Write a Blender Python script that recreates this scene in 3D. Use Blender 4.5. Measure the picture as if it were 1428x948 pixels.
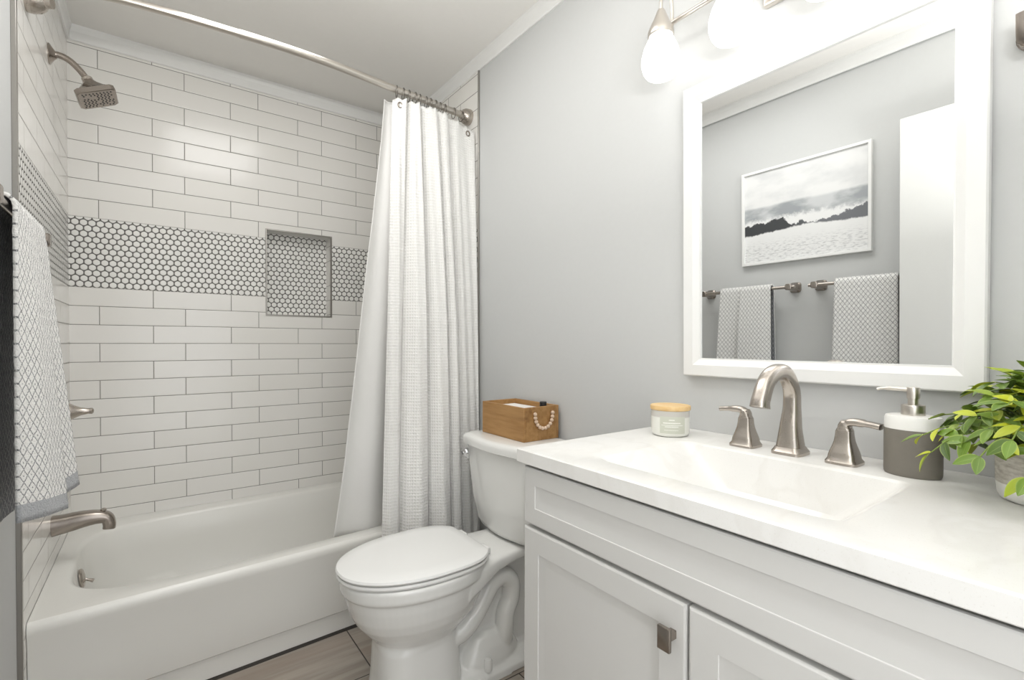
import bpy, bmesh, math, random
from mathutils import Vector, Matrix, noise
for o in list(bpy.data.objects): bpy.data.objects.remove(o, do_unlink=True)
S = bpy.context.scene
COL = S.collection
R = math.radians
# ------------------------------------------------------------------ camera
F, YAW, PITCH, ROLL, CY = 676.7, 36.344, -0.739, 0.15, 486.34
cam_d = bpy.data.cameras.new('camera'); cam = bpy.data.objects.new('camera', cam_d); COL.objects.link(cam)
cam_d.sensor_width = 36; cam_d.lens = F / 1428 * 36; cam_d.clip_start = 0.02
cam_d.shift_y = (CY - 474) / 1428
_t, _p, _r = R(YAW), R(PITCH), R(ROLL)
fw = Vector((math.sin(_t) * math.cos(_p), math.cos(_t) * math.cos(_p), math.sin(_p)))
rt = Vector((math.cos(_t), -math.sin(_t), 0)); up = rt.cross(fw)
r2 = rt * math.cos(_r) + up * math.sin(_r); u2 = up * math.cos(_r) - rt * math.sin(_r)
M = Matrix((r2, u2, -fw)).transposed().to_4x4(); M.translation = (0.2876, 0, 1.14)
cam.matrix_world = M
S.camera = cam
# ------------------------------------------------------------------ light and exposure
SHADE_E = 0.85
BOUNCE_W = 12  # power of the added upward bounce fill
TOP_W = 5
S.view_settings.view_transform = 'Standard'; S.view_settings.look = 'None'
S.view_settings.gamma = 1; S.view_settings.use_curve_mapping = False
S.view_settings.exposure = 1.02
wd = bpy.data.worlds.new('world'); S.world = wd; wd.use_nodes = True
wd.node_tree.nodes['Background'].inputs[0].default_value = (0.96, 0.98, 1, 1)
wd.node_tree.nodes['Background'].inputs[1].default_value = 1.1
def area(name, loc, rot, sx, sy, w, col=(1, 1, 1)):
    l = bpy.data.lights.new(name, 'AREA'); l.shape = 'RECTANGLE'; l.size = sx; l.size_y = sy; l.energy = w; l.color = col
    o = bpy.data.objects.new(name, l); COL.objects.link(o); o.location = loc; o.rotation_euler = rot
    return o
area('bounce_fill', (0.5, -0.09, 1.52), (R(180), 0, 0), 0.7, 0.10, BOUNCE_W, (1, 0.99, 0.975))  # added fill aimed up to bounce off the ceiling, no fixture behind it
area('ceiling_fill', (0.62, 1.35, 2.44), (0, 0, 0), 0.5, 1.1, TOP_W, (1, 0.99, 0.975))  # added soft fill brightening the tub side from above, not an actual fixture
# ------------------------------------------------------------------ mesh helpers
OFF = {}
def off(o): return OFF.get(o.name, Vector((0, 0, 0)))
def empty(name, loc, label=None, cat=None, group=None):
    o = bpy.data.objects.new(name, None); COL.objects.link(o); o.location = loc; o.empty_display_size = 0.05
    OFF[o.name] = Vector(loc)
    tag(o, label, cat, group); return o
def tag(o, label=None, cat=None, group=None, kind=None):
    if label: o['label'] = label
    if cat: o['category'] = cat
    if group: o['group'] = group
    if kind: o['kind'] = kind
    return o
def build(name, bm, mat, parent=None, smooth=38, origin=None, mods=None):
    bmesh.ops.recalc_face_normals(bm, faces=bm.faces) if mods != 'norecalc' else None
    d = off(parent) if parent else Vector(origin) if origin else Vector((0, 0, 0))
    if d.length: bmesh.ops.translate(bm, verts=bm.verts, vec=-d)
    me = bpy.data.meshes.new(name); bm.to_mesh(me); bm.free()
    o = bpy.data.objects.new(name, me); COL.objects.link(o)
    for m in (mat if isinstance(mat, (list, tuple)) else [mat]): me.materials.append(m)
    if smooth:
        me.shade_smooth(); me.set_sharp_from_angle(angle=R(smooth))
    if parent: o.parent = parent; OFF[o.name] = d
    elif origin: o.location = d; OFF[o.name] = d
    return o
def NB(): return bmesh.new()
def box(bm, x0, x1, y0, y1, z0, z1, bev=0, seg=2):
    v = [bm.verts.new((x, y, z)) for x in (x0, x1) for y in (y0, y1) for z in (z0, z1)]
    fs = [(0, 1, 3, 2), (4, 6, 7, 5), (0, 4, 5, 1), (2, 3, 7, 6), (0, 2, 6, 4), (1, 5, 7, 3)]
    f = [bm.faces.new([v[i] for i in q]) for q in fs]
    if bev:
        es = {e for q in f for e in q.edges}
        bmesh.ops.bevel(bm, geom=list(es), offset=bev, segments=seg, affect='EDGES', profile=0.5)
    return v
def loft(bm, rings, caps=(True, True), closed=True):
    V = [[bm.verts.new(p) for p in r] for r in rings]
    n = len(V[0])
    for a, b in zip(V, V[1:]):
        for i in range(n if closed else n - 1):
            j = (i + 1) % n
            bm.faces.new((a[i], a[j], b[j], b[i]))
    if closed:
        if caps[0]: bm.faces.new(V[0][::-1])
        if caps[1]: bm.faces.new(V[-1])
    return V
def lathe(bm, prof, c, n=32, sx=1, sy=1, caps=(True, True)):
    rings = [[(c[0] + r * sx * math.cos(2 * math.pi * i / n), c[1] + r * sy * math.sin(2 * math.pi * i / n), c[2] + z) for i in range(n)] for r, z in prof]
    return loft(bm, rings, caps)
def frames(pts):
    pts = [Vector(p) for p in pts]; T = []
    for i in range(len(pts)):
        a = pts[max(i - 1, 0)]; b = pts[min(i + 1, len(pts) - 1)]; T.append((b - a).normalized())
    h = Vector((0, 0, 1)) if abs(T[0].z) < 0.9 else Vector((0, 1, 0))
    N = (h - T[0] * h.dot(T[0])).normalized(); out = []
    for p, t in zip(pts, T):
        N = (N - t * N.dot(t)).normalized(); out.append((p, t, N, t.cross(N)))
    return out
def tube(bm, pts, rad, n=12, caps=(True, True), sq=1.0, power=2.0):
    fr = frames(pts); rings = []
    for i, (p, t, N, B) in enumerate(fr):
        r = rad[i] if isinstance(rad, (list, tuple)) else rad
        ra, rb = r if isinstance(r, (list, tuple)) else (r, r * sq)
        ring = []
        for k in range(n):
            a = 2 * math.pi * k / n; c, s = math.cos(a), math.sin(a)
            if power != 2:
                c = math.copysign(abs(c) ** (2 / power), c); s = math.copysign(abs(s) ** (2 / power), s)
            ring.append(p + N * c * ra + B * s * rb)
        rings.append(ring)
    return loft(bm, rings, caps)
def axis_lathe(bm, prof, p, d, n=24):
    """prof of (r, t) along direction d from p"""
    d = Vector(d).normalized(); p = Vector(p)
    h = Vector((0, 0, 1)) if abs(d.z) < 0.9 else Vector((0, 1, 0))
    N = (h - d * h.dot(d)).normalized(); B = d.cross(N)
    loft(bm, [[p + d * t + (N * math.cos(2 * math.pi * i / n) + B * math.sin(2 * math.pi * i / n)) * r for i in range(n)] for r, t in prof])
def spline(pts, k=8):
    pts = [Vector(p) for p in pts]; out = []
    P = [pts[0] * 2 - pts[1]] + pts + [pts[-1] * 2 - pts[-2]]
    for i in range(1, len(P) - 2):
        a, b, c, d = P[i - 1:i + 3]
        for j in range(k):
            t = j / k
            out.append(0.5 * (2 * b + (c - a) * t + (2 * a - 5 * b + 4 * c - d) * t * t + (3 * b - a - 3 * c + d) * t ** 3))
    out.append(pts[-1]); return out
def lerp_tab(tab, x):
    if x <= tab[0][0]: return tab[0][1]
    for (a, u), (b, v) in zip(tab, tab[1:]):
        if x <= b: return u + (v - u) * (x - a) / (b - a)
    return tab[-1][1]
def sell(cx, cy, z, rx, ry, p=2.5, n=40, rxb=None, pb=None):
    """superellipse ring; rx toward -x (front), rxb toward +x (back)"""
    out = []
    for i in range(n):
        a = 2 * math.pi * i / n; c, s = math.cos(a), math.sin(a)
        back = c > 0
        q = (pb if (pb and back) else p); rr = (rxb if (rxb and back) else rx)
        out.append((cx + rr * math.copysign(abs(c) ** (2 / q), c), cy + ry * math.copysign(abs(s) ** (2 / q), s), z))
    return out
def grid(bm, fn, nu, nv, uvs=None):
    V = [[bm.verts.new(fn(i / nu, j / nv)) for j in range(nv + 1)] for i in range(nu + 1)]
    L = bm.loops.layers.uv.verify() if uvs else None
    for i in range(nu):
        for j in range(nv):
            f = bm.faces.new((V[i][j], V[i + 1][j], V[i + 1][j + 1], V[i][j + 1]))
            if uvs:
                for l, (a, b) in zip(f.loops, ((i, j), (i + 1, j), (i + 1, j + 1), (i, j + 1))):
                    l[L].uv = uvs(a / nu, b / nv)
    return V
def dup(o, loc=None, label=None):
    c = o.copy(); COL.objects.link(c)
    if loc is not None: c.location = loc
    if label: c['label'] = label
    for ch in list(o.children):
        k = ch.copy(); COL.objects.link(k); k.parent = c
        for g in list(ch.children):
            q = g.copy(); COL.objects.link(q); q.parent = k
    return c
# ------------------------------------------------------------------ material helpers
def srgb(r, g, b):
    f = lambda c: (c / 255 / 12.92) if c / 255 <= 0.04045 else ((c / 255 + 0.055) / 1.055) ** 2.4
    return (f(r), f(g), f(b), 1)
class NT:
    def __init__(s, m): s.t = m.node_tree; s.n = s.t.nodes; s.b = s.n['Principled BSDF']
    def link(s, a, b): s.t.links.new(a, b)
    def put(s, sock, v):
        if hasattr(v, 'default_value') or hasattr(v, 'is_linked'): s.link(v, sock)
        else: sock.default_value = v
    def m(s, op, a, b=None, c=None):
        n = s.n.new('ShaderNodeMath'); n.operation = op
        for i, v in enumerate((a, b, c)):
            if v is not None: s.put(n.inputs[i], v)
        return n.outputs[0]
    def mix(s, f, a, b):
        n = s.n.new('ShaderNodeMix'); n.data_type = 'RGBA'
        s.put(n.inputs[0], f); s.put(n.inputs[6], a); s.put(n.inputs[7], b); return n.outputs[2]
    def obj(s):
        n = s.n.new('ShaderNodeTexCoord'); x = s.n.new('ShaderNodeSeparateXYZ'); s.link(n.outputs['Object'], x.inputs[0])
        return n.outputs['Object'], x.outputs[0], x.outputs[1], x.outputs[2]
    def uv(s):
        n = s.n.new('ShaderNodeTexCoord'); x = s.n.new('ShaderNodeSeparateXYZ'); s.link(n.outputs['UV'], x.inputs[0])
        return x.outputs[0], x.outputs[1]
    def vec(s, x, y, z):
        n = s.n.new('ShaderNodeCombineXYZ')
        for i, v in enumerate((x, y, z)): s.put(n.inputs[i], v)
        return n.outputs[0]
    def noise(s, v, sc, det=3, rough=0.5):
        n = s.n.new('ShaderNodeTexNoise'); s.link(v, n.inputs['Vector']); n.inputs['Scale'].default_value = sc
        n.inputs['Detail'].default_value = det; n.inputs['Roughness'].default_value = rough; return n.outputs[0]
    def smooth(s, v, a, b, lo=0, hi=1):
        n = s.n.new('ShaderNodeMapRange'); n.interpolation_type = 'SMOOTHSTEP'
        s.put(n.inputs[0], v); n.inputs[1].default_value = a; n.inputs[2].default_value = b
        n.inputs[3].default_value = lo; n.inputs[4].default_value = hi; return n.outputs[0]
    def bump(s, h, dist, strength=1.0):
        n = s.n.new('ShaderNodeBump'); n.inputs['Strength'].default_value = strength; n.inputs['Distance'].default_value = dist
        s.link(h, n.inputs['Height']); s.link(n.outputs[0], s.b.inputs['Normal']); return n
def mat(name, col, rough=0.5, metal=0, coat=0, sheen=0, spec=0.5):
    m = bpy.data.materials.new(name); m.use_nodes = True; b = m.node_tree.nodes['Principled BSDF']
    b.inputs['Base Color'].default_value = col; b.inputs['Roughness'].default_value = rough; b.inputs['Metallic'].default_value = metal
    b.inputs['Coat Weight'].default_value = coat; b.inputs['Sheen Weight'].default_value = sheen; b.inputs['Specular IOR Level'].default_value = spec
    return m
def speck(m, amt, sc, bumpd=0, det=3):
    """gentle procedural variation of a plain material"""
    n = NT(m); o = n.obj()[0]; f = n.noise(o, sc, det)
    c = tuple(n.b.inputs['Base Color'].default_value)
    n.link(n.mix(f, tuple(x * (1 - amt) for x in c[:3]) + (1,), tuple(min(1, x * (1 + amt)) for x in c[:3]) + (1,)), n.b.inputs['Base Color'])
    if bumpd: n.bump(f, bumpd)
    return m
def brushed(name, col, rough=0.3, sc=(260, 260, 260)):
    m = mat(name, col, rough, 1); n = NT(m); o, x, y, z = n.obj()
    f = n.noise(n.vec(n.m('MULTIPLY', x, sc[0]), n.m('MULTIPLY', y, sc[1]), n.m('MULTIPLY', z, sc[2])), 1, 2)
    n.link(n.m('MULTIPLY_ADD', f, 0.02, rough - 0.01), n.b.inputs['Roughness'])
    return m
PA, PB = 0.3065, 0.0795
D, W = 2.726, 1.50           # back wall, right wall
CEIL = 2.455
def tile_mat(name, axis, band=True, hexonly=False, x0=0.0966, x1=0.2826, flip=False):
    m = mat(name, (1, 1, 1, 1), 0.1); n = NT(m); o, ox, oy, z = n.obj()
    if axis == 'x': u = ox
    else: u = n.m('SUBTRACT', D, oy)
    above = n.m('GREATER_THAN', z, 1.52)
    rz = n.m('ADD', n.m('MULTIPLY', above, n.m('DIVIDE', n.m('SUBTRACT', z, 1.665), PB)),
             n.m('MULTIPLY', n.m('SUBTRACT', 1, above), n.m('DIVIDE', n.m('SUBTRACT', 1.3701, z), PB)))
    row = n.m('FLOOR', rz); odd = n.m('MODULO', n.m('ADD', row, 100), 2)
    isA = n.m('ABSOLUTE', n.m('SUBTRACT', above, odd))
    offs = n.m('MULTIPLY_ADD', isA, x0 - x1, x1)
    ru = n.m('DIVIDE', n.m('SUBTRACT', u, offs), PA); colm = n.m('FLOOR', ru)
    def edge(v, size):
        f = n.m('FRACT', v); return n.m('MULTIPLY', n.m('MINIMUM', f, n.m('SUBTRACT', 1, f)), size)
    de = n.m('MINIMUM', edge(rz, PB), edge(ru, PA))
    groutT = n.smooth(de, 0.0009, 0.0016, 1, 0)
    # penny band
    p = 0.0272; q = p * math.sqrt(3)
    def cell(ou, oz):
        a = n.m('SUBTRACT', n.m('FRACT', n.m('ADD', n.m('DIVIDE', u, p), ou)), 0.5)
        b = n.m('SUBTRACT', n.m('FRACT', n.m('ADD', n.m('DIVIDE', n.m('SUBTRACT', z, 1.3701), q), oz)), 0.5)
        a = n.m('ABSOLUTE', n.m('MULTIPLY', a, p)); b = n.m('ABSOLUTE', n.m('MULTIPLY', b, q))
        circ = n.m('SQRT', n.m('ADD', n.m('MULTIPLY', a, a), n.m('MULTIPLY', b, b)))
        hx = n.m('MAXIMUM', a, n.m('ADD', n.m('MULTIPLY', a, 0.5), n.m('MULTIPLY', b, 0.866)))
        return n.m('ADD', n.m('MULTIPLY', circ, 0.6), n.m('MULTIPLY', hx, 0.4))
    dh = n.m('MINIMUM', cell(0.25, 0.22), cell(0.75, 0.72))
    groutH = n.smooth(dh, 0.0112, 0.0119, 0, 1)
    isband = n.m('MULTIPLY', n.m('GREATER_THAN', z, 1.3701), n.m('LESS_THAN', z, 1.665))
    if hexonly: isband = n.m('ADD', 1, 0)
    if not band: isband = n.m('ADD', 0, 0)
    wv = n.noise(o, 9, 2)
    tid = n.s = None
    wn = n.n.new('ShaderNodeTexWhiteNoise'); n.link(n.vec(row, colm, 3.3), wn.inputs[0])
    tint = n.m('MULTIPLY_ADD', wn.outputs[0], 0.04, 0.98)
    base = n.mix(wn.outputs[0], srgb(238, 236, 231), srgb(242, 240, 236))
    tcol = n.mix(groutT, base, srgb(128, 124, 118))
    hcol = n.mix(groutH, srgb(242, 241, 237), srgb(108, 106, 102))
    n.link(n.mix(isband, tcol, hcol), n.b.inputs['Base Color'])
    gr = n.m('ADD', n.m('MULTIPLY', isband, groutH), n.m('MULTIPLY', n.m('SUBTRACT', 1, isband), groutT))
    n.link(n.m('MULTIPLY_ADD', gr, 0.6, 0.17), n.b.inputs['Roughness'])
    hT = n.smooth(de, 0.0, 0.004, 0, 1); hH = n.smooth(dh, 0.0085, 0.0120, 1, 0)
    h = n.m('ADD', n.m('MULTIPLY', isband, hH), n.m('MULTIPLY', n.m('SUBTRACT', 1, isband), hT))
    tl = n.m('MULTIPLY', n.m('MULTIPLY', n.m('SUBTRACT', wn.outputs[0], 0.5), n.m('SUBTRACT', n.m('FRACT', rz), 0.5)), 0.5)
    h = n.m('ADD', h, n.m('MULTIPLY_ADD', wv, 0.9, tl))
    n.bump(h, 0.0011, 0.8)
    return m
M_TILE_B = tile_mat('tile_back', 'x'); M_TILE_S = tile_mat('tile_side', 'y', x0=0.2265, x1=0.0405)
M_HEX = tile_mat('penny_niche', 'x', hexonly=True)
M_PLAINT = mat('niche_side_tile', srgb(228, 226, 218), 0.15)
M_WALL = speck(mat('wall_paint', srgb(206, 207, 206), 0.75, spec=0.25), 0.012, 60, 0.0003)
M_WHITE = speck(mat('white_trim_paint', srgb(240, 240, 238), 0.4), 0.01, 30)
M_CEIL = speck(mat('ceiling_paint', srgb(242, 240, 236), 0.85, spec=0.2), 0.012, 50)
M_CAB = speck(mat('cabinet_paint', srgb(213, 212, 209), 0.36), 0.01, 20)
M_PORC = speck(mat('porcelain', srgb(236, 236, 233), 0.08, coat=0.3), 0.008, 8)
M_TUB = speck(mat('tub_enamel', srgb(238, 237, 232), 0.24, coat=0.1), 0.008, 6)
M_SEAT = speck(mat('toilet_seat_plastic', srgb(240, 240, 238), 0.16), 0.005, 8)
M_NICK = brushed('brushed_nickel', (0.50, 0.455, 0.41, 1), 0.27)
M_NICK_D = brushed('brushed_nickel_dark', (0.36, 0.32, 0.285, 1), 0.25)
M_NICK_L = brushed('satin_nickel_light', (0.66, 0.62, 0.57, 1), 0.28)
M_CHROME = mat('chrome', (0.75, 0.75, 0.76, 1), 0.06, 1); speck(M_CHROME, 0.02, 20)
M_TRIMM = brushed('metal_edge_trim', (0.40, 0.385, 0.36, 1), 0.35)
M_DARK = speck(mat('dark_gap', srgb(58, 54, 50), 0.8), 0.1, 60)
M_BLACK = speck(mat('black_plastic', srgb(30, 30, 30), 0.35), 0.1, 60)
M_MIRROR = mat('mirror_glass', (0.86, 0.87, 0.87, 1), 0.0, 1)
speck(M_MIRROR, 0.004, 2)
def wood_mat(name, c1, c2, c3, ax='x', sc=1.0, rough=0.55):
    m = mat(name, c1, rough); n = NT(m); o, x, y, z = n.obj()
    k = {'x': (6, 60, 60), 'y': (60, 6, 60), 'z': (60, 60, 6)}[ax]
    v = n.vec(*[n.m('MULTIPLY', s, kk * sc) for s, kk in zip((x, y, z), k)])
    f = n.noise(v, 1.0, 5, 0.6); g = n.noise(v, 0.25, 3)
    knot = n.noise(o, 9 * sc, 1)
    c = n.mix(n.smooth(f, 0.35, 0.7), c1, c2)
    c = n.mix(n.smooth(g, 0.52, 0.75), c, c3)
    c = n.mix(n.smooth(knot, 0.68, 0.76, 0, 0.6), c, c3)
    n.link(c, n.b.inputs['Base Color']); n.bump(f, 0.0006); return m
M_WOOD = wood_mat('box_wood', srgb(178, 137, 86), srgb(160, 118, 68), srgb(128, 88, 48), 'y')
M_BEAD = speck(mat('bead_wood', srgb(226, 200, 176), 0.55), 0.06, 120)
M_LID = wood_mat('bamboo_lid', srgb(238, 206, 152), srgb(230, 192, 132), srgb(218, 176, 116), 'y', 1.2, 0.5)
# floor planks
M_FLOOR = mat('wood_look_floor_tile', (1, 1, 1, 1), 0.35)
def _floor():
    n = NT(M_FLOOR); o, x, y, z = n.obj()
    ry = n.m('DIVIDE', n.m('SUBTRACT', y, 1.62 - 3.0), 0.30); row = n.m('FLOOR', ry)
    sh = n.m('MULTIPLY', n.m('MODULO', row, 3), 0.2)
    rx = n.m('DIVIDE', n.m('SUBTRACT', n.m('ADD', x, n.m('SUBTRACT', sh, 0.2)), 0.892 - 3.0), 0.60); cl = n.m('FLOOR', rx)
    def edge(v, s):
        f = n.m('FRACT', v); return n.m('MULTIPLY', n.m('MINIMUM', f, n.m('SUBTRACT', 1, f)), s)
    d = n.m('MINIMUM', edge(ry, 0.30), edge(rx, 0.60)); g = n.smooth(d, 0.0016, 0.0026, 1, 0)
    wn = n.n.new('ShaderNodeTexWhiteNoise'); n.link(n.vec(row, cl, 1.7), wn.inputs[0])
    v = n.vec(n.m('MULTIPLY_ADD', x, 2.2, n.m('MULTIPLY', wn.outputs[0], 9)), n.m('MULTIPLY', y, 26), wn.outputs[0])
    f = n.noise(v, 1, 5, 0.6); f2 = n.noise(v, 0.4, 2)
    c = n.mix(n.smooth(f, 0.3, 0.7), srgb(150, 141, 130), srgb(178, 170, 160))
    c = n.mix(n.smooth(f2, 0.45, 0.7, 0, 0.6), c, srgb(152, 134, 120))
    n.link(n.mix(g, c, srgb(60, 56, 52)), n.b.inputs['Base Color'])
    n.bump(n.m('SUBTRACT', 1, g), 0.001)
_floor()
# marble counter
M_STONE = mat('counter_stone', (1, 1, 1, 1), 0.22)
def _stone():
    n = NT(M_STONE); o, x, y, z = n.obj()
    w = n.noise(o, 2.2, 4, 0.6); v = n.noise(n.vec(n.m('MULTIPLY_ADD', w, 1.4, n.m('MULTIPLY', x, 3)), n.m('MULTIPLY_ADD', w, 1.2, n.m('MULTIPLY', y, 4.5)), z), 1.3, 4, 0.55)
    vein = n.smooth(n.m('ABSOLUTE', n.m('SUBTRACT', v, 0.5)), 0.0, 0.05, 0.22, 0)
    sp = n.noise(o, 420, 2); s2 = n.smooth(sp, 0.62, 0.72, 0, 0.25)
    c = n.mix(n.smooth(w, 0.45, 0.75, 0, 0.5), srgb(240, 239, 236), srgb(231, 229, 224))
    c = n.mix(vein, c, srgb(222, 219, 213)); n.link(n.mix(s2, c, srgb(212, 208, 200)), n.b.inputs['Base Color'])
_stone()
# waffle weave, satin liner, towels
M_WAFFLE = mat('waffle_weave_cotton', srgb(240, 238, 233), 0.9, sheen=0.2, spec=0.15)
def _waffle():
    n = NT(M_WAFFLE); u, v = n.uv()
    def tri(s, p):
        f = n.m('FRACT', n.m('DIVIDE', s, p)); return n.m('ABSOLUTE', n.m('SUBTRACT', n.m('MULTIPLY', f, 2), 1))
    a = tri(u, 0.0125); b = tri(v, 0.0125)
    h = n.m('MAXIMUM', n.smooth(a, 0.45, 0.95), n.smooth(b, 0.45, 0.95))
    n.link(n.mix(h, srgb(241, 240, 236), srgb(248, 247, 245)), n.b.inputs['Base Color'])
    n.bump(h, 0.002, 0.7)
_waffle()
M_LINER = mat('satin_liner', srgb(240, 239, 236), 0.5, sheen=0.1); speck(M_LINER, 0.01, 25, 0.0004)
M_TOWEL = mat('white_towel_grey_diamonds', (1, 1, 1, 1), 0.95, sheen=0.3, spec=0.1)
def _towel(m, period=(0.0180, 0.0250), dark=(104, 106, 110), light=(238, 237, 234)):
    n = NT(m); u, v = n.uv(); o = n.obj()[0]
    a = n.m('FRACT', n.m('DIVIDE', u, period[0])); b = n.m('FRACT', n.m('DIVIDE', v, period[1]))
    da = n.m('ABSOLUTE', n.m('SUBTRACT', a, 0.5)); db = n.m('ABSOLUTE', n.m('SUBTRACT', b, 0.5))
    s = n.m('ADD', da, db)
    # pixelated weave: quantised diamond lines
    l1 = n.m('LESS_THAN', n.m('ABSOLUTE', n.m('SUBTRACT', s, 0.5)), 0.075)
    l2 = n.m('LESS_THAN', n.m('ABSOLUTE', n.m('SUBTRACT', s, 0.30)), 0.05)
    dot = n.m('LESS_THAN', s, 0.09)
    wv = n.noise(o, 500, 2)
    k = n.m('MULTIPLY', n.m('MINIMUM', 1, n.m('ADD', n.m('ADD', l1, dot), n.m('MULTIPLY', l2, 0.0))), n.smooth(wv, 0.35, 0.6, 0.25, 0.95))
    hem = n.m('LESS_THAN', v, 0.034)
    nf = n.noise(o, 260, 3)
    c = n.mix(k, srgb(*light), srgb(*dark))
    c = n.mix(hem, c, srgb(172, 174, 177)); n.link(c, n.b.inputs['Base Color'])
    n.bump(n.m('ADD', nf, n.m('MULTIPLY', k, -0.4)), 0.003, 0.9)
_towel(M_TOWEL)
M_TOWEL_IN = mat('towel_grey_reverse', (1, 1, 1, 1), 0.95, sheen=0.2, spec=0.1)
_towel(M_TOWEL_IN, light=(122, 124, 128), dark=(205, 205, 205))
M_PICT = mat('ocean_print', (1, 1, 1, 1), 0.5)
def _pict():
    n = NT(M_PICT); u, v = n.uv(); P = n.vec(u, v, 0)
    big = n.noise(n.vec(n.m('MULTIPLY', u, 3), n.m('MULTIPLY', v, 5), 0), 1.2, 4)
    rag = n.noise(n.vec(n.m('MULTIPLY', u, 22), n.m('MULTIPLY', v, 14), 2), 1.0, 6, 0.7)
    fine = n.noise(n.vec(n.m('MULTIPLY', u, 26), n.m('MULTIPLY', v, 70), 4), 1.0, 4, 0.6)
    t = n.m('SUBTRACT', 1, v)
    sky = n.mix(n.smooth(big, 0.4, 0.7), srgb(232, 232, 231), srgb(216, 217, 217))
    sea = n.mix(n.smooth(big, 0.35, 0.6), srgb(205, 207, 208), srgb(158, 162, 165))
    c = n.mix(n.smooth(n.m('MULTIPLY_ADD', big, 0.03, t), 0.385, 0.42), sky, sea)
    spray_t = n.m('MULTIPLY_ADD', n.m('SUBTRACT', rag, 0.5), 0.16, n.m('MULTIPLY_ADD', u, -0.02, t))
    c = n.mix(n.smooth(spray_t, 0.50, 0.56), c, srgb(236, 236, 235))
    def curve(tab):
        r = n.n.new('ShaderNodeValToRGB'); n.link(u, r.inputs[0]); e = r.color_ramp.elements
        while len(e) < len(tab): e.new(0.5)
        for q, (a, g) in zip(e, tab): q.position = a; q.color = (g, g, g, 1)
        return r.outputs[0]
    top = curve([(0, .575), (.12, .555), (.21, .575), (.25, .54), (.35, .545), (.42, .63), (.46, .635), (.49, .595), (.56, .645), (.72, .63), (.82, .60), (.92, .58), (1, .545)])
    bot = curve([(0, .695), (.2, .68), (.36, .67), (.46, .655), (.6, .655), (.7, .672), (.85, .685), (1, .69)])
    dk = n.m('MULTIPLY', n.smooth(n.m('SUBTRACT', n.m('MULTIPLY_ADD', n.m('SUBTRACT', rag, 0.5), 0.13, t), top), 0.0, 0.012),
             n.smooth(n.m('SUBTRACT', n.m('MULTIPLY_ADD', n.m('SUBTRACT', rag, 0.5), 0.05, t), bot), -0.006, 0.012, 1, 0))
    c = n.mix(dk, c, n.mix(n.smooth(u, 0.4, 0.62), srgb(62, 64, 66), srgb(112, 114, 118)))
    foam = n.m('MULTIPLY', n.smooth(fine, 0.46, 0.66, 0, 0.5), n.smooth(t, 0.72, 0.88))
    n.link(n.mix(foam, c, srgb(150, 152, 155)), n.b.inputs['Base Color'])
_pict()
# ------------------------------------------------------------------ room shell
def struct(name, bm, m, parent=None, smooth=0, kind=True):
    o = build(name, bm, m, parent, smooth)
    if not parent: o['kind'] = 'structure'
    return o
YF = -0.16                     # inner face of the doorway wall
b = NB(); box(b, -0.12, 1.62, -1.6, D + 0.2, -0.1, 0.0); struct('floor', b, M_FLOOR)
b = NB(); box(b, -0.12, 1.62, YF - 0.10, D + 0.2, CEIL, CEIL + 0.1); struct('ceiling', b, M_CEIL)
TL, TR = 1.795, 1.908          # where the tile stops on the left and right walls
b = NB(); box(b, -0.12, -0.008, YF - 0.10, TL, 0, CEIL); box(b, -0.12, -0.008, TL, D + 0.01, 0, CEIL); struct('wall_left', b, M_WALL)
b = NB(); box(b, -0.008, 0.0, TL, D, 0, 2.42); o = struct('wall_left_tile', b, M_TILE_S)
b = NB(); box(b, W, W + 0.12, YF - 0.10, D + 0.01, 0, CEIL); struct('wall_right', b, M_WALL)
b = NB(); box(b, W - 0.004, W, TR, D, 0, 2.42); struct('wall_right_tile', b, M_TILE_S)
# doorway wall behind the camera
b = NB(); box(b, 0.90, W, YF - 0.10, YF, 0, CEIL); box(b, -0.008, 0.90, YF - 0.10, YF, 2.06, CEIL); box(b, -0.008, 0.05, YF - 0.10, YF, 0, 2.06)
struct('wall_front', b, M_WALL)
# back wall with a real niche
NX0, NX1, NZ0, NZ1, ND = 0.748, 1.062, 1.281, 1.708, 0.085
b = NB()
def quad(bm, pts, mi=0):
    f = bm.faces.new([bm.verts.new(p) for p in pts]); f.material_index = mi
xs = [-0.01, NX0, NX1, W + 0.01]; zs = [0, NZ0, NZ1, CEIL]
for i in range(3):
    for j in range(3):
        if i == 1 and j == 1: continue
        quad(b, [(xs[i], D, zs[j]), (xs[i + 1], D, zs[j]), (xs[i + 1], D, zs[j + 1]), (xs[i], D, zs[j + 1])])
quad(b, [(NX0, D + ND, NZ0), (NX1, D + ND, NZ0), (NX1, D + ND, NZ1), (NX0, D + ND, NZ1)], 1)
quad(b, [(NX0, D, NZ0), (NX0, D + ND, NZ0), (NX0, D + ND, NZ1), (NX0, D, NZ1)], 2)
quad(b, [(NX1, D, NZ0), (NX1, D, NZ1), (NX1, D + ND, NZ1), (NX1, D + ND, NZ0)], 2)
quad(b, [(NX0, D, NZ0), (NX1, D, NZ0), (NX1, D + ND, NZ0), (NX0, D + ND, NZ0)], 2)
quad(b, [(NX0, D, NZ1), (NX0, D + ND, NZ1), (NX1, D + ND, NZ1), (NX1, D, NZ1)], 2)
quad(b, [(-0.12, D + 0.2, 0), (1.62, D + 0.2, 0), (1.62, D + 0.2, CEIL), (-0.12, D + 0.2, CEIL)])
bmesh.ops.remove_doubles(b, verts=b.verts, dist=1e-5)
M_SIDE = tile_mat('niche_side_tiles', 'y', band=False)
struct('wall_back', b, [M_TILE_B, M_HEX, M_SIDE])
b = NB(); t = 0.007
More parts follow.
